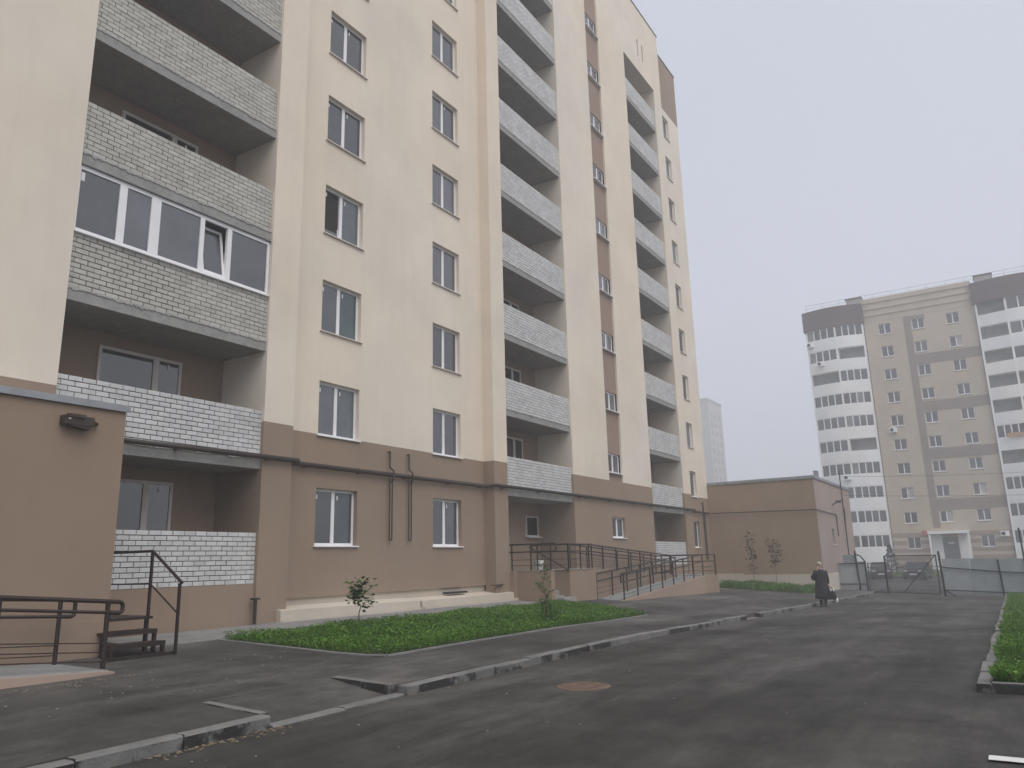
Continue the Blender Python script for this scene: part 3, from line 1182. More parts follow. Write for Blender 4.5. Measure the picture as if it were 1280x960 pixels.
# ------------------------------------------------------------------ porch extension at the left
PY = 12.20
porch = thing('porch_block', 'brown rendered single-storey extension with grey metal coping at left edge', 'building', (4, 13, .4))
mb = MB()
mb.box(-3.0, 7.27, PY, 14.18, -.3, 4.27)
build('wall', mb, 'brown', porch)
mb = MB()
mb.box(-3.03, 7.31, PY - .05, 14.18, 4.275, 4.30)
mb.box(-3.03, 7.31, PY - .055, PY - .045, 4.20, 4.30)
mb.prism([(-3.03, PY - .05, 4.30), (7.31, PY - .05, 4.30), (7.31, 14.18, 4.30), (-3.03, 14.18, 4.30)],
         [(-3.03, PY - .05, 4.31), (7.31, PY - .05, 4.31), (7.31, 14.18, 4.45), (-3.03, 14.18, 4.45)])
build('coping', mb, 'coping', porch)
mb = MB()
mb.box(-3, 7.20, PY - .02, PY - .001, -.3, .86)
build('plinth', mb, 'brown', porch)
mb = MB()
mb.box(7.272, 7.30, 12.7, 13.7, .88, 2.95)
build('door', mb, 'rust_steel', porch)

fx = thing('wall_fixture', 'small dark brown metal box fixed high on the left brown wall', 'fixture', (6.5, PY, 3.9))
mb = MB()
mb.box(6.20, 6.66, PY - .17, PY - .004, 3.86, 4.00).prism([(6.30, PY - .16, 3.84), (6.60, PY - .16, 3.80), (6.60, PY - .02, 3.80), (6.30, PY - .02, 3.84)], [(6.30, PY - .16, 3.86), (6.60, PY - .16, 3.86), (6.60, PY - .02, 3.86), (6.30, PY - .02, 3.86)])
mb.box(6.22, 6.50, PY - .20, PY - .17, 3.97, 4.02)
build('housing', mb, 'fixture_brown', fx)
build('lens', MB().box(6.245, 6.285, PY - .178, PY - .171, 3.93, 3.955), 'lamp_glass', fx)
build('arm', MB().tube([(6.66, PY - .1, 3.95), (6.74, PY - .08, 3.92), (6.76, PY - .01, 3.92)], .03), 'fixture_brown', fx)

# ------------------------------------------------------------------ steel stair beside it
stair = thing('steel_stairs', 'short dark brown steel stairs with handrail beside the left brown wall', 'stairs', (7.4, 12, .3))
ST = [(12.30, .88), (12.02, .68), (11.78, .50), (11.54, .325)]
build('landing', MB().box(7.32, 8.02, 12.26, 14.15, .83, .88).box(7.30, 8.02, 12.16, 12.258, .835, .876), 'rust_steel', stair)
for y, z in ST[1:3]:
    mb = MB()
    mb.box(7.10, 8.02, y + .01, y + .29, z - .03, z)
    mb.box(7.10, 8.02, y - .01, y + .01, z - .065, z + .003)
    build('tread', mb, 'rust_steel', stair)
for x in (7.13, 8.0):
    for yy, zz in ((12.30, .83), (12.06, .615), (11.82, .435)):
        build('leg', MB().box(x - .025, x + .025, yy - .03, yy + .03, .26, zz), 'rust_steel', stair)
build('bottom_frame', MB().box(6.86, 8.03, 11.52, 11.58, .26, .345).box(7.10, 7.16, 11.58, 12.3, .26, .32).box(7.97, 8.03, 11.58, 12.3, .26, .32), 'rust_steel', stair)
for (y, z0, z1) in ((12.28, .85, 1.93), (11.48, .28, 1.40), (14.05, .85, 1.93)):
    build('rail_post', MB().box(7.985, 8.025, y - .02, y + .02, z0, z1), 'rust_steel', stair)
build('handrail', MB().tube([(8.005, 14.1, 1.93), (8.005, 12.28, 1.93), (8.005, 11.42, 1.40)], .025, 6), 'rust_steel', stair)
build('mid_rail', MB().tube([(8.005, 14.1, 1.39), (8.005, 12.28, 1.39), (8.005, 11.48, .92)], .014, 6), 'rust_steel', stair)

# ------------------------------------------------------------------ railing builder
def fillet(pts, r, n=4):
    out = [pts[0]]
    for a, b, c in zip(pts[:-2], pts[1:-1], pts[2:]):
        u, v = a - b, c - b
        d = min(r, u.length * .45, v.length * .45)
        u, v = u.normalized() * d, v.normalized() * d
        if u.normalized().dot(v.normalized()) < -.97:
            out.append(b)
            continue
        for i in range(n + 1):
            t = i / n
            out.append((b + u) * (1 - t) ** 2 + b * 2 * t * (1 - t) + (b + v) * t ** 2)
    return out + [pts[-1]]


def railing(root, pts, mat='rust_steel', h=0.90, post_every=1.3, wires=(.18, .36), top_r=.029, mid=.62, loop0=False, loop1=False, r_post=.028):
    """pts: floor points of the run; every post an own part"""
    pts = [Vector(p) for p in pts]
    top = [p + Vector((0, 0, h)) for p in pts]
    md = [p + Vector((0, 0, mid)) for p in pts]
    d0 = (pts[0] - pts[1]).normalized() * .22
    d1 = (pts[-1] - pts[-2]).normalized() * .22
    T = list(top)
    if loop0:
        T = [md[0] + Vector((0, 0, 0)), md[0] + d0, top[0] + d0] + T
    if loop1:
        T = T + [top[-1] + d1, md[-1] + d1, md[-1]]
    build('handrail', MB().tube(fillet(T, .07), top_r, 8), mat, root)
    build('mid_rail', MB().tube(md, top_r * .85, 6), mat, root)
    for w in wires:
        build('lower_rail', MB().tube([p + Vector((0, 0, w)) for p in pts], .008, 5), mat, root)
    for a, b in zip(pts[:-1], pts[1:]):
        L = (b - a).length
        n = max(1, round(L / post_every))
        for i in range(n + (1 if b is pts[-1] else 0)):
            p = a + (b - a) * (i / n)
            build('post', MB().tube([p - Vector((0, 0, .05)), p + Vector((0, 0, h))], r_post, 6), mat, root)


# left ramp
lramp = thing('access_ramp', 'pale concrete ramp with dark brown tubular rails at bottom left', 'ramp', (5, 11.4, .3))
mb = MB()
mb.prism([(-3, 10.35, -.2), (6.42, 10.45, -.2), (6.42, 12.1, -.2), (-3, 12.1, -.2)],
         [(-3, 10.55, .86), (6.42, 10.50, .285), (6.42, 12.1, .30), (-3, 12.1, .90)])
build('ramp_side', mb, 'ramp_pink', lramp)
mb = MB()
mb.prism([(-3, 10.60, .855), (6.40, 10.62, .275), (6.40, 12.09, .295), (-3, 12.09, .895)],
         [(-3, 10.62, .885), (6.40, 10.64, .300), (6.40, 12.09, .320), (-3, 12.09, .925)])
build('ramp_floor', mb, 'ramp_floor', lramp)
rz_ = lambda x: .31 + (6.55 - x) * .0606
railing(lramp, [(6.42, 10.80, .28), (5.0, 10.80, rz_(5.0)), (-2.5, 10.80, rz_(-2.5))], h=.92, post_every=1.40, loop0=True, wires=(-0.02, .12, .24, .36), mid=.77, top_r=.03, r_post=.032)
railing(lramp, [(6.32, 11.85, rz_(6.3)), (-2.5, 11.85, rz_(-2.5))], h=.90, post_every=1.5, loop0=True, wires=(.12, .26), mid=.66, top_r=.03, r_post=.03)

# ------------------------------------------------------------------ entrance platform and switchback ramp
eramp = thing('entrance_ramp', 'switchback entrance ramp and platform with dark brown railings before the block', 'ramp', (29, 12.8, .2))
PZ = 1.29
mb = MB()
mb.box(22.45, 22.70, 12.74, FP - .002, -.2, PZ)            # left cheek wall
mb.box(22.252, 22.449, 14.02, FP + .019, -.2, PZ - .006)
mb.box(22.70, 26.9, 13.98, FP - .002, -.2, PZ - .004)       # strip in front of the recess
mb.box(23.68, 25.66, 12.70, 13.976, -.2, PZ - .002)         # block beside the steps
build('platform', mb, 'brown', eramp)
mb = MB()
mb.box(22.44, 22.72, 12.72, FP - .004, PZ + .001, PZ + .016).box(23.66, 25.68, 12.68, 13.97, PZ + .001, PZ + .016)
build('platform_top', mb, 'concrete', eramp)
for i in range(6):
    y0 = 13.98 - (i + 1) * .21
    build('step', MB().box(22.705, 23.675, y0 - .0, y0 + .21, -.1, PZ - .165 * (i + 1)), 'concrete', eramp)
build('step', MB().box(22.76, 23.60, 12.45, 12.715, -.1, .42), 'concrete', eramp)
ux0, ux1, lx1 = 25.67, 34.6, 36.5
LZ = .79
mb = MB()     # upper run (rear)
mb.prism([(ux0, 12.90, -.6), (ux1, 12.90, -.6), (ux1, FP - .003, -.6), (ux0, FP - .003, -.6)],
         [(ux0, 12.90, PZ - .01), (ux1, 12.90, LZ), (ux1, FP - .003, LZ), (ux0, FP - .003, PZ - .01)])
build('upper_run', mb, 'brown', eramp)
mb = MB()
mb.prism([(ux0, 12.92, PZ - .005), (ux1, 12.92, LZ + .005), (ux1, FP - .01, LZ + .005), (ux0, FP - .01, PZ - .005)],
         [(ux0, 12.92, PZ + .012), (ux1, 12.92, LZ + .02), (ux1, FP - .01, LZ + .02), (ux0, FP - .01, PZ + .012)])
build('upper_floor', mb, 'ramp_floor', eramp)
mb = MB()     # landing and lower run
mb.box(ux1 + .002, lx1, 11.70, FP - .003, -.6, LZ - .003)
build('landing', mb, 'brown', eramp)
build('landing_floor', MB().box(ux1 + .01, lx1 - .02, 11.9, FP - .01, LZ, LZ + .018), 'ramp_floor', eramp)
bz = .165
mb = MB()
mb.prism([(25.75, 11.70, -.6), (ux1, 11.70, -.6), (ux1, 11.88, -.6), (25.75, 11.88, -.6)],
         [(25.75, 11.70, bz), (ux1, 11.70, LZ - .005), (ux1, 11.88, LZ - .005), (25.75, 11.88, bz)])
build('ramp_side', mb, 'ramp_pink', eramp)
mb = MB()
mb.prism([(25.75, 11.885, -.5), (ux1, 11.885, -.5), (ux1, 12.895, -.5), (25.75, 12.895, -.5)],
         [(25.75, 11.885, bz + .03), (ux1, 11.885, LZ - .01), (ux1, 12.895, LZ - .01), (25.75, 12.895, bz + .03)])
build('lower_floor', mb, 'ramp_floor', eramp)
railing(eramp, [(25.98, 11.79, bz + .02), (ux1, 11.79, LZ), (lx1 - .08, 11.79, LZ)], h=.92, post_every=1.25, loop0=True)
railing(eramp, [(lx1 - .08, 11.79, LZ), (lx1 - .08, 14.0, LZ)], h=.92, post_every=1.1)
railing(eramp, [(25.86, 12.80, bz + .06), (33.9, 12.80, LZ - .05)], h=.88, post_every=1.25, loop0=True)
railing(eramp, [(25.70, 12.98, PZ), (33.9, 12.98, LZ + .05)], h=.86, post_every=1.25)
railing(eramp, [(23.75, 12.78, PZ), (25.70, 12.86, PZ)], h=.86, post_every=1.0)
railing(eramp, [(26.2, 14.02, PZ), (ux1, 14.02, LZ + .02), (lx1 - .1, 14.02, LZ)], h=.90, post_every=1.3)
railing(eramp, [(22.56, 14.30, PZ), (22.56, 12.80, PZ)], h=.87, post_every=.72, loop1=True, loop0=True)
railing(eramp, [(23.75, 14.0, PZ), (23.75, 12.78, PZ)], h=.86, post_every=1.2, loop0=True)
build('stair_rail', MB().tube([(23.62, 14.25, PZ + .80), (23.62, 12.70, PZ - .02)], .022, 6), 'rust_steel', eramp)
mb = MB()
mb.box(31.2, 34.4, 13.2, 13.3, LZ + .14, LZ + .20)
build('crossbar', mb, 'rust_steel', eramp)

bucket = thing('bucket', 'white plastic bucket standing on the entrance platform', 'bucket', (24.45, 14.35, 1.285))
bk = [[(24.45 + r * math.cos(2 * math.pi * i / 20), 14.35 + r * math.sin(2 * math.pi * i / 20), z) for i in range(20)] for r, z in ((.13, 1.285), (.165, 1.60), (.172, 1.60), (.172, 1.63), (.16, 1.63), (.15, 1.58), (.12, 1.33))]
build('pail', MB().loft(bk), 'white_plastic', bucket, smooth=False)
build('handle', MB().tube([(24.45 + .17 * math.cos(t), 14.35 - .10 * math.sin(t) - .06, 1.60 - .12 * math.sin(t)) for t in [math.pi * i / 8 for i in range(9)]], .006, 5), 'coping', bucket)

# ------------------------------------------------------------------ annex at the far end of the block
annex = thing('utility_annex', 'low brown flat-roofed annex with cream plinth at the far end', 'building', (50, 12, 0))
AX0, AX1, AY0, AY1, AZ = 44.78, 56.0, 8.62, 18.0, 5.74
mb = MB()
ah = [(48.55, 49.25, 2.12, 3.02)]
m2 = MB()
wall(m2, AX0, AX1, .56, AZ, AY0, ah, .2)
build('side_wall', m2, 'annex_brown_lit', annex)
mb.quad((AX0, AY0, .56), (AX0, AY0, AZ), (AX0, AY1, AZ), (AX0, AY1, .56))
mb.quad((AX1, AY0, -1), (AX1, AY1, -1), (AX1, AY1, AZ), (AX1, AY0, AZ))
mb.quad((AX0, AY1, -1), (AX0, AY1, AZ), (AX1, AY1, AZ), (AX1, AY1, -1))
mb.quad((AX0, AY0, AZ), (AX1, AY0, AZ), (AX1, AY1, AZ), (AX0, AY1, AZ))
build('wall', mb, 'annex_brown', annex)
mb = MB()
mb.box(AX0 - .03, AX1 + .03, AY0 - .03, AY1, -1, .555)
mb.box(AX0 - .07, AX0 - .032, 12.9, 14.5, -1, .64)
build('plinth', mb, 'plinth_cream', annex)
mb = MB()
mb.box(AX0 - .05, AX1 + .05, AY0 - .05, AY1 + .05, AZ + .004, AZ + .10)
mb.box(AX0 - .06, AX1 + .06, AY0 - .06, AY0 - .052, AZ - .05, AZ + .11).box(AX0 - .06, AX0 - .052, AY0 - .05, AY1, AZ - .05, AZ + .11)
build('coping', mb, 'coping', annex)
mb = MB()
frame_rects(mb, .70, .90, .05, 0, .05)
aw = build('window', mb, 'pvc', annex, (48.55, AY0 + .14, 2.12))
put('pane', MB().quad((.05, .02, .05), (.65, .02, .05), (.65, .02, .85), (.05, .02, .85)).mesh('pane', 'glass'), aw, (48.55, AY0 + .14, 2.12))
put('sill', sill_mesh(.70, 'pvc'), aw, (48.55, AY0, 2.12))
for x in (47.9, 48.4):
    build('roof_vent', MB().box(x, x + .16, 9.0, 9.16, AZ + .1, AZ + .62).box(x - .03, x + .19, 8.97, 9.19, AZ + .62, AZ + .66), 'coping', annex)
lamp = thing('wall_lamp', 'dark outdoor lamp on a bracket on the annex side wall', 'lamp', (50, AY0, 4.5))
build('arm', MB().tube([(49.6, AY0 - .01, 4.45), (49.6, AY0 - .30, 4.60)], .03, 6), 'dark_steel', lamp)
build('head', MB().prism([(49.45, AY0 - .55, 4.56), (49.75, AY0 - .55, 4.56), (49.75, AY0 - .2, 4.56), (49.45, AY0 - .2, 4.56)], [(49.5, AY0 - .5, 4.68), (49.7, AY0 - .5, 4.68), (49.7, AY0 - .25, 4.70), (49.5, AY0 - .25, 4.70)]), 'dark_steel', lamp)
mast = thing('service_mast', 'thin dark service mast pipe standing against the annex side wall', 'mast', (53, AY0 - .1, 0))
build('pole', MB().tube([(52.7, AY0 - .10, 1.4), (52.7, AY0 - .10, 6.75)], .035, 8), 'dark_steel', mast)
build('bracket', MB().box(52.68, 52.72, AY0 - .12, AY0, 4.9, 4.95).box(52.68, 52.72, AY0 - .12, AY0, 2.4, 2.45), 'dark_steel', mast)
build('conduit', MB().tube([(52.7, AY0 - .14, 4.4), (53.1, AY0 - .1, 4.2), (53.1, AY0 - .05, 3.2)], .02, 6), 'dark_steel', mast)
wires = []
for k, (z0, e, dz) in enumerate(((6.4, (60, -14.0, 6.9), .5), (5.2, (60, -14.0, 5.0), .35))):
    a, b = Vector((52.7, AY0 - .1, z0)), Vector(e)
    P_ = [a + (b - a) * t - Vector((0, 0, dz * 4 * t * (1 - t))) for t in [i / 16 for i in range(17)]]
    o = build('overhead_wire', MB().tube(P_, .009, 5), 'dark_steel')
    tag(o, ['thin overhead wire from the mast top across to the right', 'lower thin overhead wire from the mast across to the right'][k], 'wire', 'overhead wires from the mast')

# ------------------------------------------------------------------ fences and gate
def sheet_panel(y0, y1, x, z0, z1, rib=.19, topj=.03, lean=0.0):
    mb = MB()
    n = max(2, int(abs(y1 - y0) / (rib / 2)))
    pts = []
    for i in range(n + 1):
        y = y0 + (y1 - y0) * i / n
        pts.append((x + (.0015 if i % 2 else -.0015), y, z0, z1 + random.uniform(-topj, topj) * .3))
    for a, b in zip(pts[:-1], pts[1:]):
        mb.quad((a[0], a[1], a[2]), (b[0], b[1], b[2]), (b[0] + lean, b[1], b[3]), (a[0] + lean, a[1], a[3]))
        mb.quad((a[0] + .004, a[1], a[2]), (a[0] + .004 + lean, a[1], a[3]), (b[0] + .004 + lean, b[1], b[3]), (b[0] + .004, b[1], b[2]))
    return mb


fence = thing('sheet_fence', 'grey sheet metal fence with dark posts and rails behind the grass strip', 'fence', (45.1, 0, -.6))
edges = [3.0, 1.78, .56, -.66, -1.9, -3.1, -4.3, -5.6]
for i, (a, b) in enumerate(zip(edges[:-1], edges[1:])):
    tz = 1.24 - .05 * i + random.uniform(-.04, .04)
    build('fence_sheet', sheet_panel(a - .01, b + .01, 45.12 + random.uniform(0, .02), -.50 - .01 * i, tz), 'fence_sheet' if i % 3 else 'fence_sheet_pale', fence)
build('fence_post', MB().tube([(45.03, 3.02, -.75), (45.02, 3.08, 1.60)], .055, 8), 'rust_steel', fence)
for y, zt in ((.55, 1.13), (-.52, 2.6), (-3.0, 1.2), (-5.4, 1.2)):
    build('fence_post', MB().tube([(45.03, y - .03, -.75), (45.03, y + .03, zt)], .04, 6), 'dark_steel', fence)
build('fence_rail', MB().tube([(45.05, 3.05, .80), (45.05, 1.6, .66), (45.05, .56, .55), (45.05, -.6, .47), (45.05, -5.5, .40)], .035, 6), 'dark_steel', fence)
build('fence_rail', MB().tube([(45.05, 3.05, -.30), (45.05, .56, -.42), (45.05, -5.5, -.50)], .03, 6), 'dark_steel', fence)
build('prop', MB().tube([(45.0, 3.0, -.30), (44.5, 2.5, -.62)], .03, 6), 'dark_steel', fence)

fence2 = thing('sheet_fence', 'short grey sheet metal fence between the annex wall and the gate', 'fence', (49, 8, -.6))
build('fence_sheet', sheet_panel(8.60, 7.62, 49.05, -.45, 1.02, topj=0), 'fence_sheet_pale', fence2)
build('fence_sheet', sheet_panel(8.30, 7.62, 49.09, 1.0, 1.52, topj=0), 'fence_sheet', fence2)
build('fence_sheet', sheet_panel(7.55, 7.12, 49.05, -.55, 1.12, topj=0), 'fence_sheet_pale', fence2)
build('fence_post', MB().tube([(49.0, 7.52, -.75), (49.0, 7.60, 1.72)], .055, 8), 'dark_steel', fence2)
build('fence_post', MB().tube([(49.0, 7.10, -.75), (49.0, 7.12, 1.16)], .05, 8), 'dark_steel', fence2)
build('fence_rail', MB().tube([(48.98, 8.6, 1.02), (48.98, 7.1, 1.03)], .035, 6), 'dark_steel', fence2)
build('fence_rail', MB().tube([(48.98, 8.6, -.12), (48.98, 7.1, -.13)], .03, 6), 'dark_steel', fence2)
build('brace', MB().tube([(49.0, 7.60, 1.55), (49.0, 7.32, 1.42), (49.0, 7.10, 1.10)], .04, 6), 'dark_steel', fence2)

gate = thing('mesh_gate', 'dark steel two-leaf mesh gate with diagonal braces across the road', 'gate', (47, 5, -.6))
A, B = Vector((48.95, 7.02, 0)), Vector((45.15, 3.18, 0))
gp = lambda t, z: A + (B - A) * t + Vector((0, 0, z))
for (t0, t1, z0, z1, diag) in ((0.01, .27, -.55, 1.02, False), (.285, .985, -.52, 1.40, True)):
    lf = build('gate_leaf', MB().tube([gp(t0, z0), gp(t1, z0), gp(t1, z1), gp(t0, z1), gp(t0, z0)], .028, 6), 'dark_steel', gate)
    n = int((t1 - t0) / .021)
    for i in range(1, n):
        t = t0 + (t1 - t0) * i / n
        build('bar', MB().tube([gp(t, z0), gp(t, z1)], .007, 4, cap=False), 'dark_steel', lf)
    if diag:
        build('brace', MB().tube([gp(.98, z1), gp(.50, z0)], .022, 6), 'rust_steel', lf)
        build('mid_bar', MB().tube([gp(t0, .7), gp(t1, .7)], .012, 6), 'dark_steel', lf)
build('drop_post', MB().tube([gp(.278, -.62), gp(.278, 1.42)], .035, 6), 'dark_steel', gate)

# ------------------------------------------------------------------ yard beyond the gate
verge = structure(sheet('verge', lin(80.5, 97.0, 1.5), lin(-20, 17, 1.5), lambda x, y: road_z(x) + .10, 'soil', .15))
g4 = put('grass', grass_mesh('grass', 16000, lambda: (random.uniform(80.6, 97), random.uniform(-6, 16)), lambda x, y: road_z(x) + .1, .03, .16, .10, .5))
stuff(tag(g4, 'grass verge in front of the far apartment block beyond the gate', 'grass'))
vk = structure(thing('verge_kerb', '', ''))
for k in ('label', 'category'):
    del vk[k]
for i in range(24):
    o = put('kerb_stone', stone, vk, (80.45, -8 + i, road_z(80) - .16))
    o.rotation_euler = (0, 0, R(90))


def car(label, pos, rz, paint, group):
    root = thing('parked_car', label, 'car', pos, group, rz)
    hw = .86
    prof = [(-2.15, .42), (-2.18, .80), (-2.05, .98), (-1.55, 1.04), (-1.15, 1.40), (-.55, 1.47), (.25, 1.44), (.95, 1.02), (1.85, .90), (2.12, .72), (2.18, .42), (2.10, .24), (-2.08, .24)]
    rings = []
    for s, k in ((-1, .93), (-.94, 1.0), (.94, 1.0), (1, .93)):
        rg = []
        for (x, z) in prof:
            tum = 1.0 if z < 1.0 else 1 - (z - 1.0) * .42
            rg.append((x * (.985 if abs(s) == 1 else 1), s * hw * tum, .24 + (z - .24) * (k if abs(s) == 1 else 1)))
        rings.append(rg)
    mb = MB()
    mb.loft(rings)
    body = build('body', mb, paint, root, local=True, smooth=False)
    def gq(name, pts):
        build(name, MB().quad(*pts), 'glass_dark', root, local=True)
    gq('windscreen', [(1.00, -.66, 1.03), (1.00, .66, 1.03), (.33, .60, 1.43), (.33, -.60, 1.43)])
    gq('rear_window', [(-1.60, .66, 1.06), (-1.60, -.66, 1.06), (-1.22, -.60, 1.38), (-1.22, .60, 1.38)])
    for s in (-1, 1):
        gq('side_window', [(-1.35, s * .858, 1.05), (.80, s * .858, 1.05), (.18, s * .725, 1.40), (-1.05, s * .725, 1.40)])
        build('headlight', MB().box(2.02, 2.17, s * .58 - .16, s * .58 + .16, .66, .80), 'lamp_glass', root, local=True)
        build('mirror', MB().box(.72, .86, s * .98 - .09, s * .98 + .09, .98, 1.10), paint, root, local=True)
    build('grille', MB().box(2.10, 2.20, -.38, .38, .56, .74), 'dark_gap', root, local=True)
    build('bumper', MB().box(2.05, 2.24, -.80, .80, .30, .48), paint, root, local=True)
    build('number_plate', MB().box(2.24, 2.25, -.26, .26, .40, .51), 'white_plastic', root, local=True)
    for x in (-1.32, 1.36):
        for s in (-1, 1):
            wl = MB()
            ring = lambda r, y: [(x + r * math.cos(2 * math.pi * i / 18), y, .31 + r * math.sin(2 * math.pi * i / 18)) for i in range(18)]
            wl.loft([ring(.31, s * .66), ring(.31, s * .87)])
            w_ = build('wheel', wl, 'tyre', root, local=True)
            rim = MB()
            rim.loft([ring(.19, s * .868), ring(.17, s * .878)])
            build('rim', rim, 'rim', w_, local=True)
    return root


car('dark red car parked nose-on behind the mesh gate, left of the pair', (79.0, 10.25, road_z(79) + .003), R(188), 'car_dark_red', 'cars parked beyond the gate')
car('dark grey car parked nose-on behind the mesh gate, right of the pair', (76.8, 7.05, road_z(77) + .003), R(176), 'car_dark_grey', 'cars parked beyond the gate')


# ------------------------------------------------------------------ trees
def sapling(name, label, base, h, twigs, leafmat, seed, nleaf, leaf, spread, lowest=.35):
    rnd = random.Random(seed)
    root = thing(name, label, 'sapling', base)
    tr = MB()
    pts = [(0, 0, -.05)]
    for i in range(1, 7):
        pts.append((rnd.uniform(-.02, .02) * i * .6, rnd.uniform(-.02, .02) * i * .6, h * i / 6 * .92))
    tr.tube(pts, [.016 - .0018 * i for i in range(7)], 6)
    tips = [Vector(pts[-1])]
    V, F = [], []
    for k in range(twigs):
        t = lowest + (1 - lowest) * (k + .5) / twigs
        b = Vector(pts[0]).lerp(Vector(pts[-1]), t)
        j = min(5, int(t * 6))
        b = Vector(pts[j]).lerp(Vector(pts[j + 1]), t * 6 - j if t < 1 else 1)
        a = rnd.uniform(0, 6.28)
        l = spread * rnd.uniform(.5, 1)
        e = b + Vector((math.cos(a) * l, math.sin(a) * l, l * rnd.uniform(.3, .8)))
        tr.tube([b, b.lerp(e, .5) + Vector((0, 0, l * .08)), e], [.007, .005, .003], 5)
        tips += [e, b.lerp(e, .65)]
    build('trunk', tr, 'bark', root, base)
    for _ in range(nleaf):
        c = rnd.choice(tips) + Vector((rnd.gauss(0, 1), rnd.gauss(0, 1), rnd.gauss(0, 1))) * spread * .28
        a, tl = rnd.uniform(0, 6.28), rnd.uniform(-.7, .7)
        l = leaf * rnd.uniform(.6, 1.3)
        d = Vector((math.cos(a) * math.cos(tl), math.sin(a) * math.cos(tl), math.sin(tl))) * l
        s = d.cross(Vector((rnd.uniform(-.4, .4), rnd.uniform(-.4, .4), 1))).normalized() * l * .36
        k = len(V)
        V += [tuple(c), tuple(c + d * .45 + s), tuple(c + d), tuple(c + d * .45 - s)]
        F.append((k, k + 1, k + 2, k + 3))
    me = bpy.data.meshes.new('crown')
    me.from_pydata(V, [], F)
    me.materials.append(MAT[leafmat])
    put('crown', me, root, base)
    return root


sapling('sapling', 'small bushy green sapling at the left end of the lawn', (12.75, 12.0, side_z(12.75, 12.0)), .95, 7, 'leaves', 3, 300, .115, .25, .45)
sapling('sapling', 'thin sapling with sparse leaves and weeds near the middle of the lawn', (16.35, 9.45, side_z(16.35, 9.45)), 1.45, 8, 'leaves', 12, 230, .075, .20, .3)
wd = thing('weed_clump', 'dark green weed clump around the foot of the thin sapling on the lawn', 'weeds', (16.4, 9.4, side_z(16.4, 9.4)))
wme = grass_mesh('leaves', 300, lambda: (random.gauss(0, .12), random.gauss(0, .12)), lambda x, y: 0, .04, .42, .045, .9, 'leaves')
put('leaves', wme, wd, (16.4, 9.4, side_z(16.4, 9.4)))
sapling('sapling', 'bare-stemmed young tree with few brownish leaves before the annex, left one', (43.2, 11.9, side_z(43.2, 11.9)), 3.0, 9, 'leaves_dry', 21, 150, .17, .42, .3)
sapling('sapling', 'bare-stemmed young tree with few brownish leaves before the annex, right one', (43.3, 10.75, side_z(43.3, 10.75)), 2.75, 9, 'leaves_dry', 33, 170, .17, .36, .45)

sp = thing('spruce_tree', 'small dark conifer behind the gate in front of the far block', 'tree', (86, 10.1, road_z(86) + .1))
build('trunk', MB().tube([(0, 0, -.1), (0, 0, 2.7)], [.07, .01], 8), 'bark', sp, (86, 10.1, road_z(86) + .1))
V, F = [], []
for i in range(2600):
    t = random.random() ** .8
    z = .25 + 2.7 * t
    rad = (1.0 * (1 - t) + .05) * (.75 + .25 * math.sin(t * 40))
    a, rr = random.uniform(0, 6.28), rad * random.random() ** .4
    c = Vector((math.cos(a) * rr, math.sin(a) * rr, z - rr * .18))
    d = Vector((math.cos(a), math.sin(a), random.uniform(-.3, .2))) * random.uniform(.1, .2)
    s = Vector((-math.sin(a), math.cos(a), random.uniform(-.5, .5))) * .05
    k = len(V)
    V += [tuple(c), tuple(c + d * .5 + s), tuple(c + d), tuple(c + d * .5 - s)]
    F.append((k, k + 1, k + 2, k + 3))
me = bpy.data.meshes.new('crown')
me.from_pydata(V, [], F)
me.materials.append(MAT['needles'])
put('crown', me, sp, (86, 10.1, road_z(86) + .1))

# ------------------------------------------------------------------ far apartment block
FX = 98.7
far = thing('apartment_building', 'far hazy beige apartment block with white loggia stacks beyond the gate', 'building', (FX, 4, -.6))


def fq(mb, y0, y1, z0, z1, x, mi=0):
    mb.quad((x, y1, z0), (x, y0, z0), (x, y0, z1), (x, y1, z1), mi)


def fwall(mb, y0, y1, z0, z1, x, hs=(), depth=.18, mi=0):
    hs = [h for h in hs if h[1] > y0 and h[0] < y1 and h[3] > z0 and h[2] < z1]
    ys = sorted(set([y0, y1] + [min(max(v, y0), y1) for h in hs for v in h[:2]]))
    zs = sorted(set([z0, z1] + [min(max(v, z0), z1) for h in hs for v in h[2:]]))
    for i in range(len(ys) - 1):
        for j in range(len(zs) - 1):
            cy, cz = (ys[i] + ys[i + 1]) / 2, (zs[j] + zs[j + 1]) / 2
            if not any(h[0] < cy < h[1] and h[2] < cz < h[3] for h in hs):
                fq(mb, ys[i], ys[i + 1], zs[j], zs[j + 1], x, mi)
    for a, b, c, d in hs:
        c2, d2 = max(c, z0), min(d, z1)
        mb.quad((x, a, c2), (x, a, d2), (x + depth, a, d2), (x + depth, a, c2), mi)
        mb.quad((x, b, c2), (x, b, d2), (x + depth, b, d2), (x + depth, b, c2), mi)
        if d2 == d: mb.quad((x, a, d), (x, b, d), (x + depth, b, d), (x + depth, a, d), mi)
        if c2 == c: mb.quad((x, a, c), (x, b, c), (x + depth, b, c), (x + depth, a, c), mi)


cols_far = [(8.27, 9.62), (4.73, 6.03), (1.15, 2.47)]
fw_ = []
for n in range(10):
    for ci, (a, b) in enumerate(cols_far):
        if n == 0 and ci == 1:
            continue
        fw_.append((a, b, 1.93 + 2.795 * n, 3.18 + 2.795 * n, n, ci))
fh = [w[:4] for w in fw_] + [(4.65, 6.12, .3, 3.05)]
mb = MB()
CY0, CY1 = -.45, 11.1
fwall(mb, CY0, CY1, 4.05, 28.8, FX, fh)
build('wall', mb, 'far_cream', far)
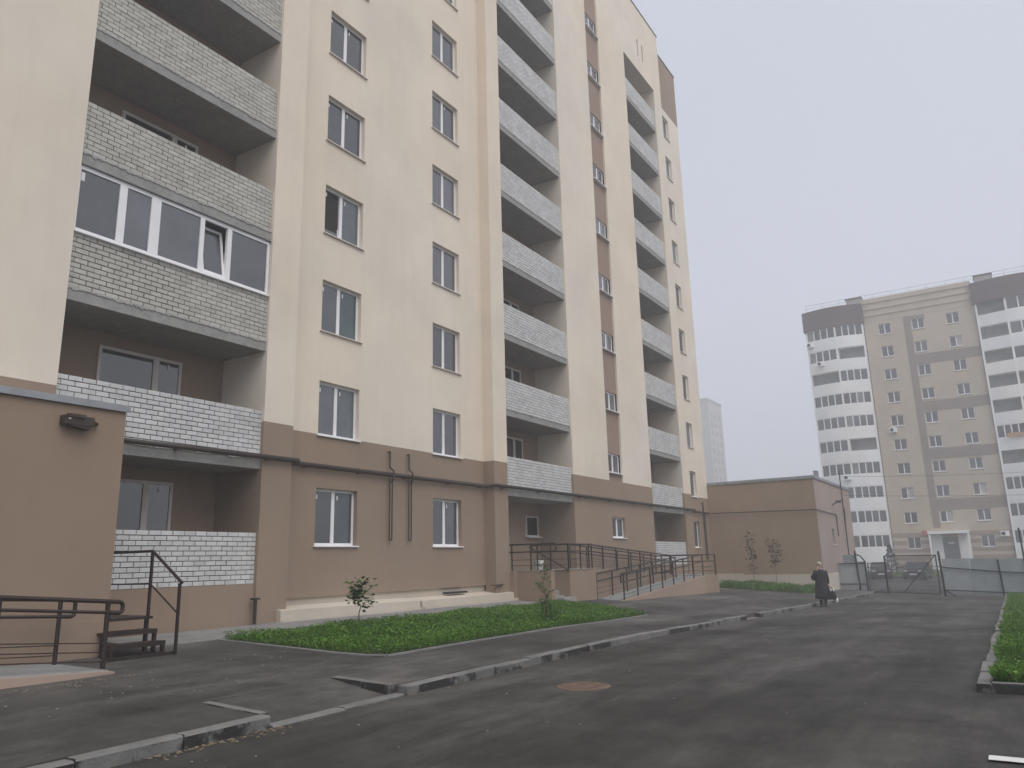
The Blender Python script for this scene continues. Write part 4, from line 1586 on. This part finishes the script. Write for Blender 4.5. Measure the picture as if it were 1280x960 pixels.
# storeys with dark strips: thin proud panels
mb = MB()
def dark(y0, y1, z0, z1):
    hs = [h for h in fh if h[0] < y1 and h[1] > y0 and h[2] < z1 and h[3] > z0]
    fwall(mb, y0, y1, z0, z1, FX - .03, hs, .03)
dark(6.12, 6.85, 4.06, 28.75)
for z in (22.80, 17.22, 11.72, 6.05):
    dark(CY0 + .02, 6.118, z, z + 1.18)
dark(4.6, 6.118, 28.1, 28.7)
build('dark_panel', mb, 'far_brown', far)
# rusticated ground floor, every course its own part
for i in range(11):
    z0, z1 = -.6 + i * .425, -.6 + (i + 1) * .425
    m2 = MB()
    x = FX - (.05 if i % 2 else .015)
    fwall(m2, CY0, CY1, z0 + .004, min(z1, 4.05) - .004, x, fh, .2)
    m2.quad((x, CY0, z1 - .004), (x, CY1, z1 - .004), (FX + .05, CY1, z1 - .004), (FX + .05, CY0, z1 - .004))
    build('course', m2, 'far_rustic' if i % 2 else 'far_cream', far)
# cornice
for i, (z0, z1, dx) in enumerate(((28.8, 29.5, .02), (29.5, 29.65, .12), (29.65, 30.3, .05), (30.3, 30.45, .16), (30.45, 31.1, .08), (31.1, 31.65, .2))):
    build('cornice', MB().box(FX - dx, FX + .6, CY0 + .01, CY1 - .01, z0 + .002, z1), 'far_cream', far)
# body
mb = MB()
mb.box(FX + .3, FX + 14, -22, 17.6, -1, 31.2)
build('core', mb, 'far_grey', far)
fk = {}
for (a, b, z0, z1, n, ci) in fw_:
    key = (round(b - a, 3), (n * 3 + ci) % 4 == 0)
    if key not in fk:
        w = b - a
        m2 = MB()
        t = .07
        m2.box(0, .05, 0, w, 0, t).box(0, .05, 0, w, 1.25 - t, 1.25).box(0, .05, 0, t, t, 1.25 - t).box(0, .05, w - t, w, t, 1.25 - t).box(-.01, .05, w * .46, w * .54, t, 1.25 - t)
        p = MB()
        p.quad((.03, w - t, t), (.03, t, t), (.03, t, 1.25 - t), (.03, w - t, 1.25 - t))
        s_ = MB().box(-.2, .1, -.06, w + .06, -.06, -.01)
        c_ = MB()
        c_.quad((.026, w * .46, t), (.026, t, t), (.026, t, 1.25 - t), (.026, w * .46, 1.25 - t))
        fk[key] = (m2.mesh('window', 'pvc'), p.mesh('pane', 'far_glass'), s_.mesh('sill', 'pvc'), c_.mesh('curtain', 'far_grey'))
    win = put('window', fk[key][0], far, (FX + .12, a, z0))
    put('pane', fk[key][1], win, (FX + .12, a, z0))
    put('sill', fk[key][2], win, (FX + .12, a, z0))
    if random.random() < .14:
        put('curtain', fk[key][3], win, (FX + .12, a, z0))


def bow(yL, yR, y, amp, x0):
    t = (y - yR) / (yL - yR)
    return x0 - amp * math.sin(math.pi * min(1, max(0, t)))


def loggia_stack(yL, yR, x0, amp, bays, open_set, seed):
    rnd = random.Random(seed)
    ys = lin(yR, yL, (yL - yR) / 16)
    X = lambda y: bow(yL, yR, y, amp, x0)
    nb = len(bays) - 1
    # rear wall of the stack and pier walls
    m2 = MB()
    fq(m2, yR, yL, -.8, 28.7, FX + .12)
    build('loggia_back_wall', m2, 'far_inside', far)
    for yb_ in bays:
        m2 = MB()
        x = X(yb_) - .02
        m2.box(x, FX + .25, yb_ - .10, yb_ + .10, -.8, 28.7)
        build('pier', m2, 'far_white', far)
    for n in range(11):
        z0 = (3.60 if n else -.8) + (2.795 * (n - 1) if n else 0)
        z1 = 2.17 + 2.795 * n
        if n == 10:
            z1 = 28.75
        if n == 0:
            z0, z1 = -.8, 2.17
        m2 = MB()
        front0 = [(X(y), y) for y in ys]
        for (a, b) in zip(front0[:-1], front0[1:]):
            m2.quad((b[0], b[1], z0), (a[0], a[1], z0), (a[0], a[1], z1), (b[0], b[1], z1))
            m2.quad((b[0], b[1], z1), (a[0], a[1], z1), (FX + .12, a[1], z1), (FX + .12, b[1], z1))
            m2.quad((b[0], b[1], z0), (a[0], a[1], z0), (FX + .12, a[1], z0), (FX + .12, b[1], z0))
        e = front0[-1]
        m2.quad((e[0], e[1], z0), (FX + .3, e[1], z0), (FX + .3, e[1], z1), (e[0], e[1], z1))
        build('loggia_band', m2, 'far_white', far)
    for n in range(10):
        za, zc = 2.17 + 2.795 * n, 3.60 + 2.795 * n
        for bi in range(nb):
            if (n, bi) in open_set:
                continue
            ya_, yb_ = bays[bi] + .1, bays[bi + 1] - .1
            k = 4
            fr, pn = MB(), MB()
            seq = [ya_ + (yb_ - ya_) * i / k for i in range(k + 1)]
            for i, (u, v) in enumerate(zip(seq[:-1], seq[1:])):
                xu, xv = X(u) + .06, X(v) + .06
                pn.quad((xv, v, za), (xu, u, za), (xu, u, zc), (xv, v, zc))
                if i:
                    fr.box(xu - .05, xu + .02, u - .06, u + .06, za, zc)
                fr.prism([(xv - .04, v, za), (xu - .04, u, za), (xu, u, za), (xv, v, za)], [(xv - .04, v, za + .09), (xu - .04, u, za + .09), (xu, u, za + .09), (xv, v, za + .09)])
                fr.prism([(xv - .04, v, zc - .09), (xu - .04, u, zc - .09), (xu, u, zc - .09), (xv, v, zc - .09)], [(xv - .04, v, zc), (xu - .04, u, zc), (xu, u, zc), (xv, v, zc)])
            g_ = build('glazing', fr, 'pvc', far)
            build('pane', pn, 'far_glass', g_)
            if rnd.random() < .35:
                u, v = seq[rnd.randrange(k)], None
                i = seq.index(u)
                v = seq[i + 1] if i < k else seq[i - 1]
                build('blind', MB().quad((X(v) + .05, v, za + .1), (X(u) + .05, u, za + .1), (X(u) + .05, u, zc - .1), (X(v) + .05, v, zc - .1)), rnd.choice(['far_inside', 'white_plastic', 'far_grey']), g_)
    # brown roof band
    m2 = MB()
    f2 = [(X(y) - .18, y) for y in ys]
    f2[0] = (f2[0][0], yR - .15)
    f2[-1] = (f2[-1][0], yL + .2)
    for (a, b) in zip(f2[:-1], f2[1:]):
        m2.quad((b[0], b[1], 28.72), (a[0], a[1], 28.72), (a[0], a[1], 31.2), (b[0], b[1], 31.2))
        m2.quad((b[0], b[1], 28.72), (a[0], a[1], 28.72), (FX + .3, a[1], 28.72), (FX + .3, b[1], 28.72))
        m2.quad((b[0], b[1], 31.2), (a[0], a[1], 31.2), (FX + .6, a[1], 31.2), (FX + .6, b[1], 31.2))
    e = f2[-1]
    m2.quad((e[0], e[1], 28.72), (FX + 3, e[1], 28.72), (FX + 3, e[1], 31.2), (e[0], e[1], 31.2))
    e = f2[0]
    m2.quad((e[0], e[1], 28.72), (FX + .6, e[1], 28.72), (FX + .6, e[1], 31.2), (e[0], e[1], 31.2))
    build('roof_band', m2, 'far_roof_brown', far)


loggia_stack(17.85, 11.2, FX - .35, .75, [11.3, 14.35, 17.75], {(8, 0), (7, 1), (4, 0)}, 5)
loggia_stack(-.5, -8.0, FX - .35, .75, [-7.9, -3.4, -.6], {(9, 1), (8, 1), (7, 1), (6, 1), (5, 1), (3, 1), (6, 0)}, 8)
mb = MB()
fq(mb, -22, -8.0, -.8, 31.2, FX + .05)
build('wall', mb, 'far_cream', far)
# entrance
mb = MB()
mb.box(FX - 1.5, FX - .06, 3.45, 7.42, 3.42, 3.72)
build('entrance_canopy', mb, 'far_white', far)
for y in (3.55, 7.25):
    build('canopy_post', MB().box(FX - 1.45, FX - 1.25, y - .1, y + .1, -.6, 3.42), 'far_white', far)
mb = MB()
mb.box(FX - .09, FX - .055, 6.15, 7.2, -.5, 3.4).box(FX - .09, FX - .055, 3.5, 4.6, -.5, 3.4)
build('entrance_panel', mb, 'far_white', far)
fd = build('entrance_door', MB().box(FX + .0, FX + .08, 4.66, 6.11, -.3, 3.04), 'far_door', far)
build('notice', MB().box(FX - .012, FX - .004, 5.05, 5.65, 2.35, 2.5), 'white_plastic', fd)
build('number_sign', MB().box(FX - .12, FX - .08, 7.58, 8.06, 3.28, 3.86), 'sign_red', far)
for (y, z, x) in ((.2, 3.25, FX - .1), (9.5, 15.45, FX - .0), (14.9, 10.25, FX - 1.12), (17.4, 26.9, FX - .55), (16.4, 24.3, FX - .85)):
    ac = build('air_conditioner', MB().box(x - .32, x - .02, y - .4, y + .4, z - .28, z + .28), 'far_white', far)
    f_ = [(x - .325, y + .14 + .2 * math.cos(t), z + .2 * math.sin(t)) for t in [2 * math.pi * i / 14 for i in range(14)]]
    f2_ = [(p[0] - .01, p[1], p[2]) for p in f_]
    build('fan_grille', MB().prism(f_, f2_), 'dark_gap', ac)
build('banner', MB().box(FX - 1.16, FX - 1.13, -3.3, -1.5, 13.3, 13.75), 'awning_tan', far)
for (a, b) in ((11.2, 12.9), (-2.6, -.9)):
    rb = build('roof_hut', MB().box(FX + .8, FX + 2.6, a, b, 31.2, 32.3), 'far_grey', far)
    build('roof_hut_cap', MB().box(FX + .7, FX + 2.7, a - .1, b + .1, 32.302, 32.45), 'far_roof_brown', rb)
mb = MB()
zr = 32.35
mb.tube([(FX + .4, 17.6, zr), (FX + .4, -20, zr)], .025, 5).tube([(FX + .4, 17.6, zr - .4), (FX + .4, -20, zr - .4)], .018, 5)
for i in range(20):
    mb.tube([(FX + .4, 17.6 - i * 1.95, 31.2), (FX + .4, 17.6 - i * 1.95, zr)], .02, 5)
build('roof_railing', mb, 'coping', far)

# hedge-like low fence in front of the far block
lf = thing('low_fence', 'low dark rail fence on the verge before the far block', 'fence', (90, 6, road_z(90) + .1))
zf = road_z(90) + .1
for z in (.35, .7):
    build('rail', MB().tube([(90, 13, zf + z), (90, -2, zf + z)], .03, 5), 'dark_steel', lf)
for i in range(9):
    build('post', MB().tube([(90, 13 - i * 1.87, zf - .1), (90, 13 - i * 1.87, zf + .75)], .035, 5), 'dark_steel', lf)

# ------------------------------------------------------------------ very distant block lost in the fog
dist = thing('apartment_building', 'distant apartment block almost lost in fog behind the near block', 'building', (231, 75, -.6))
build('wall', MB().box(231, 244.6, 73, 92, -1, 49.3), 'far_grey', dist)
build('roof', MB().box(230.8, 244.8, 72.8, 92.1, 49.31, 49.9), 'far_grey', dist)
wm = MB().box(0, 1.5, -.05, .02, 0, 1.5).mesh('window', 'far_glass')
wf = MB().box(.70, .80, -.07, -.052, 0, 1.5).mesh('frame', 'pvc')
for n in range(16):
    for x in (233.0, 237.0, 241.0):
        w_ = put('window', wm, dist, (x, 73, 1.4 + 2.85 * n))
        put('frame', wf, w_, (x, 73, 1.4 + 2.85 * n))

# ------------------------------------------------------------------ person
PX, PYY = 32.0, 6.28
PZZ = road_z(PX)
person = thing('person', 'person in a long black coat walking on the road edge, hand raised to face', 'person', (PX, PYY, PZZ), rz=math.pi + .15)
# local frame: +x forward, +y the person's left, z up; height 1.64
sk = {}
verts, edges, radii = [], [], []


def sv(p, r, par=None):
    verts.append(p)
    radii.append(r)
    if par is not None:
        edges.append((par, len(verts) - 1))
    return len(verts) - 1


pel = sv((0, 0, .88), (.13, .15))
wai = sv((.0, 0, 1.02), (.11, .135), pel)
che = sv((.01, 0, 1.22), (.12, .15), wai)
sho = sv((.015, 0, 1.34), (.08, .10), che)
nek = sv((.03, 0, 1.42), (.052, .052), sho)
chi = sv((.045, 0, 1.48), (.06, .06), nek)
hea = sv((.045, 0, 1.55), (.088, .078), chi)
hd2 = sv((.035, 0, 1.60), (.075, .065), hea)
for s, fwd in ((1, .12), (-1, -.10)):
    hip = sv((0, s * .085, .84), (.09, .09), pel)
    kn = sv((fwd * .6 + .03, s * .085, .46), (.06, .06), hip)
    an = sv((fwd - .02, s * .08, .09), (.042, .042), kn)
    to = sv((fwd + .12, s * .09, .035), (.035, .04), an)


def hand(wr, d, out):
    d, out = Vector(d).normalized(), Vector(out).normalized()
    pb = verts[wr]
    palm = sv(tuple(Vector(pb) + d * .06), (.022, .030), wr)
    w = d.cross(out).normalized()
    for k in range(4):
        b = sv(tuple(Vector(verts[palm]) + d * .03 + w * (k - 1.5) * .019), (.009, .009), palm)
        m = sv(tuple(Vector(verts[b]) + d * (.034 - .004 * abs(k - 1.3)) + out * .010), (.008, .008), b)
        sv(tuple(Vector(verts[m]) + d * .022 + out * .022), (.007, .007), m)
    t = sv(tuple(Vector(pb) + d * .025 + w * .035 + out * .01), (.011, .011), wr)
    sv(tuple(Vector(verts[t]) + d * .03 + w * .018 + out * .015), (.008, .008), t)


ls = sv((.01, .155, 1.32), (.06, .06), sho)
le = sv((-.03, .215, 1.06), (.045, .045), ls)
lw = sv((.03, .235, .83), (.03, .03), le)
hand(lw, (.1, 0, -1), (1, -.4, 0))
rs = sv((.02, -.155, 1.32), (.06, .06), sho)
re = sv((.10, -.235, 1.10), (.045, .045), rs)
rw = sv((.155, -.095, 1.36), (.03, .03), re)
hand(rw, (-.1, .30, 1), (-.8, .3, 0))
me = bpy.data.meshes.new('body')
me.from_pydata(verts, edges, [])
body = put('body', me, person, (0, 0, 0), True)
md_ = body.modifiers.new('skin', 'SKIN')
for i, r in enumerate(radii):
    me.skin_vertices[0].data[i].radius = r
    me.skin_vertices[0].data[i].use_root = (i == 0)
md_.use_smooth_shade = True
body.modifiers.new('sub', 'SUBSURF').render_levels = 2
me.materials.append(MAT['skin'])


def ell(cx, cy, z, rx, ry, n=20, wob=0, ph=0):
    return [(cx + (rx + wob * math.sin(5 * t + ph)) * math.cos(t), cy + (ry + wob * math.sin(5 * t + ph)) * math.sin(t), z) for t in [2 * math.pi * i / n for i in range(n)]]


coat = MB()
coat.loft([ell(.00, .01, .30, .27, .30, wob=.028), ell(.00, .01, .45, .25, .285, wob=.022), ell(0, 0, .70, .215, .255, wob=.014, ph=.4),
           ell(0, 0, .92, .18, .225, wob=.006), ell(0, 0, 1.05, .155, .205), ell(.01, 0, 1.20, .155, .21), ell(.012, 0, 1.31, .135, .205), ell(.018, 0, 1.37, .095, .135), ell(.03, 0, 1.415, .068, .075)])
build('coat', coat, 'coat_black', person, smooth=True, local=True)
for pts in ([(.01, .15, 1.33), (-.005, .20, 1.20), (-.03, .222, 1.06), (.0, .235, .94), (.028, .236, .85)], [(.02, -.15, 1.33), (.07, -.205, 1.20), (.10, -.235, 1.10), (.125, -.175, 1.21), (.152, -.105, 1.33)]):
    build('sleeve', MB().tube(pts, [.078, .074, .066, .058, .05], 12), 'coat_black', person, smooth=True, local=True)
build('scarf', MB().loft([ell(.04, 0, 1.37, .085, .10), ell(.045, 0, 1.41, .083, .088), ell(.045, 0, 1.44, .066, .066)]), 'scarf', person, smooth=True, local=True)
hair = MB()
rings = []
for z, k, dx in ((1.50, .82, -.035), (1.55, .98, -.025), (1.60, 1.0, -.014), (1.635, .82, -.005), (1.662, .5, .0), (1.672, .12, .0)):
    rings.append(ell(.035 + dx, 0, z, .098 * k, .094 * k, 18))
hair.loft(rings)
build('hair', hair, 'hair_pale', person, smooth=True, local=True)
# face: eyes, nose, mouth
for s in (-1, 1):
    build('eye', MB().loft([[(.125 + dx, s * .032 + r * math.cos(t), 1.552 + r * .7 * math.sin(t)) for t in [2 * math.pi * i / 10 for i in range(10)]] for dx, r in ((-.02, .012), (0, .010), (.004, .004))]), 'coat_black', person, local=True)
    build('ear', MB().loft([[(.04 + r * math.cos(t), s * (.078 + dy), 1.545 + 1.5 * r * math.sin(t)) for t in [2 * math.pi * i / 10 for i in range(10)]] for dy, r in ((-.01, .016), (.008, .014), (.012, .006))]), 'skin', person, local=True)
build('nose', MB().prism([(.118, -.016, 1.505), (.15, -.009, 1.508), (.15, .009, 1.508), (.118, .016, 1.505)], [(.115, -.007, 1.555), (.124, -.004, 1.555), (.124, .004, 1.555), (.115, .007, 1.555)]), 'skin', person, local=True)
build('mouth', MB().box(.098, .118, -.022, .022, 1.482, 1.489), 'scarf', person, local=True)
for s, fwd in ((1, .12), (-1, -.10)):
    x0 = fwd - .02
    def foot(z, k):
        return [(x0 + (.045 + (.13 if math.cos(t) > 0 else .06) * k) * math.cos(t) * .9 + .02, s * .085 + .048 * k * math.sin(t), z) for t in [2 * math.pi * i / 16 for i in range(16)]]
    build('shoe', MB().loft([foot(.0, 1.0), foot(.03, 1.02), foot(.065, .85), [(x0 + .062 * math.cos(t), s * .083 + .058 * math.sin(t), .11) for t in [2 * math.pi * i / 16 for i in range(16)]], [(x0 + .02 - fwd * .15 + .075 * math.cos(t), s * .083 + .072 * math.sin(t), .40) for t in [2 * math.pi * i / 16 for i in range(16)]]]), 'shoe', person, smooth=True, local=True)

hx, hy = PX - .10, PYY - .31
bag = thing('handbag', 'black handbag hanging from the hand of the person in the coat', 'bag', (hx, hy, PZZ + .32))
mb = MB()
mb.loft([[(hx + a * .06, hy + .0 + b * .17, PZZ + .28) for a, b in ((-1, -1), (1, -1), (1, 1), (-1, 1))], [(hx + a * .08, hy + b * .20, PZZ + .36) for a, b in ((-1, -1), (1, -1), (1, 1), (-1, 1))], [(hx + a * .06, hy + b * .16, PZZ + .54) for a, b in ((-1, -1), (1, -1), (1, 1), (-1, 1))], [(hx + a * .03, hy + b * .13, PZZ + .58) for a, b in ((-1, -1), (1, -1), (1, 1), (-1, 1))]])
build('pouch', mb, 'coat_black', bag)
build('strap', MB().tube([(hx, hy - .11, PZZ + .56), (hx, hy - .05, PZZ + .70), (hx, hy + .02, PZZ + .75), (hx, hy + .08, PZZ + .68), (hx, hy + .11, PZZ + .56)], .012, 6), 'coat_black', bag)
pb_ = thing('plastic_bag', 'small white carrier bag held beside the black handbag', 'bag', (hx + .1, hy - .22, PZZ + .2))
mb = MB()
c_ = (hx + .08, hy - .20)
mb.loft([ell(c_[0], c_[1] + .03, PZZ + .16, .03, .04, 12), ell(c_[0], c_[1] + .03, PZZ + .19, .055, .075, 12, .008), ell(c_[0], c_[1] + .04, PZZ + .30, .045, .065, 12, .008, 1), ell(c_[0], c_[1] + .07, PZZ + .42, .02, .03, 12, .004), ell(c_[0], c_[1] + .11, PZZ + .70, .006, .008, 12)])
build('sack', mb, 'white_plastic', pb_, smooth=True)

# ------------------------------------------------------------------ road details
mh = thing('manhole_cover', 'rusty brown round manhole cover set in the asphalt road', 'manhole', (9.39, 4.9, road_z(9.4)))
mz = road_z(9.39) + .012
build('frame', MB().loft([[(9.39 + r * math.cos(t), 4.9 + r * math.sin(t), mz + z) for t in [2 * math.pi * i / 32 for i in range(32)]] for r, z in ((.35, -.03), (.345, .004), (.315, .008), (.312, -.01))], cap=False), 'manhole_rust', mh)
build('lid', MB().cyl((9.39, 4.9, mz - .03), .31, .034, 32), 'manhole_rust', mh)
for i in range(-4, 5):
    l = math.sqrt(max(0, .28 ** 2 - (i * .062) ** 2))
    build('rib', MB().box(9.39 - l, 9.39 + l, 4.9 + i * .062 - .012, 4.9 + i * .062 + .012, mz + .004, mz + .011), 'manhole_rust', mh)
pm = MB()
for y0, y1 in ((.37, -3.5),):
    pm.quad((7.40, y0, road_z(7.4) + .018), (7.56, y0, road_z(7.5) + .018), (7.58, y1, road_z(7.5) + .022), (7.42, y1, road_z(7.4) + .022))
structure(build('parking_line', pm, 'road_paint'))

chips = MB()
for i in range(190):
    if i < 120:
        x = random.uniform(3.5, 26) ; y = random.gauss(4.5, 2.6)
        if not -1 < y < 6.6:
            continue
        z = road_z(x) + .010
    else:
        x = random.uniform(4.5, 9.4); y = random.uniform(8.4, 10.4)
        z = side_z(x, y)
    s = random.uniform(.005, .016)
    a = random.uniform(0, 6.28)
    b_ = [(x + s * (1 + .5 * math.sin(3 * t + a)) * math.cos(t + a), y + s * math.sin(t + a), z) for t in [2 * math.pi * k / 5 for k in range(5)]]
    t_ = [(x + (p[0] - x) * .6, y + (p[1] - y) * .6, z + s * .5) for p in b_]
    chips.prism(b_, t_)
grit = MB()
for i in range(520):
    u = random.random()
    if u < .45:
        x, y = random.uniform(-2, 24), 6.62 - abs(random.gauss(0, .05))
        z = road_z(x) + .006
    elif u < .62:
        x, y = random.uniform(4.4, 5.9), 6.60 - abs(random.gauss(0, .10))
        z = road_z(x) + .006
    elif u < .8:
        x, y = random.uniform(11, 30), .50 + abs(random.gauss(0, .05))
        z = road_z(x) + .006
    else:
        x, y = random.uniform(3.5, 6.8), 10.30 - abs(random.gauss(0, .16))
        z = side_z(x, y)
    s = random.uniform(.006, .02)
    a = random.uniform(0, 6.28)
    b_ = [(x + s * (1 + .5 * math.sin(3 * t + a)) * math.cos(t + a), y + s * math.sin(t + a), z) for t in [2 * math.pi * k / 5 for k in range(5)]]
    t_ = [(x + (p[0] - x) * .6, y + (p[1] - y) * .6, z + s * .4) for p in b_]
    grit.prism(b_, t_)
stuff(tag(build('kerb_grit', grit, 'grit'), 'brownish grit and dry leaf bits gathered along the kerbs', 'grit'))
stuff(tag(build('stone_chips', chips, 'chip'), 'small pale stone chips scattered over the asphalt', 'stones'))

# ------------------------------------------------------------------ fog
hz = bpy.data.objects.new('haze', MB().box(-160, 430, -270, 330, -3.0, 54.0).mesh('haze', 'chip'))
hm = bpy.data.materials.new('haze')
hm.use_nodes = True
hm.node_tree.nodes.clear()
ho = hm.node_tree.nodes.new('ShaderNodeOutputMaterial')
hv = hm.node_tree.nodes.new('ShaderNodeVolumePrincipled')
hv.inputs['Color'].default_value = (0.93, 0.945, 0.975, 1)
hv.inputs['Density'].default_value = 0.0037
hv.inputs['Anisotropy'].default_value = 0.2
hm.node_tree.links.new(hv.outputs[0], ho.inputs['Volume'])
hz.data.materials.clear()
hz.data.materials.append(hm)
col.objects.link(hz)
stuff(hz)
tag(hz, 'pale even fog filling the air over the whole scene', 'fog')
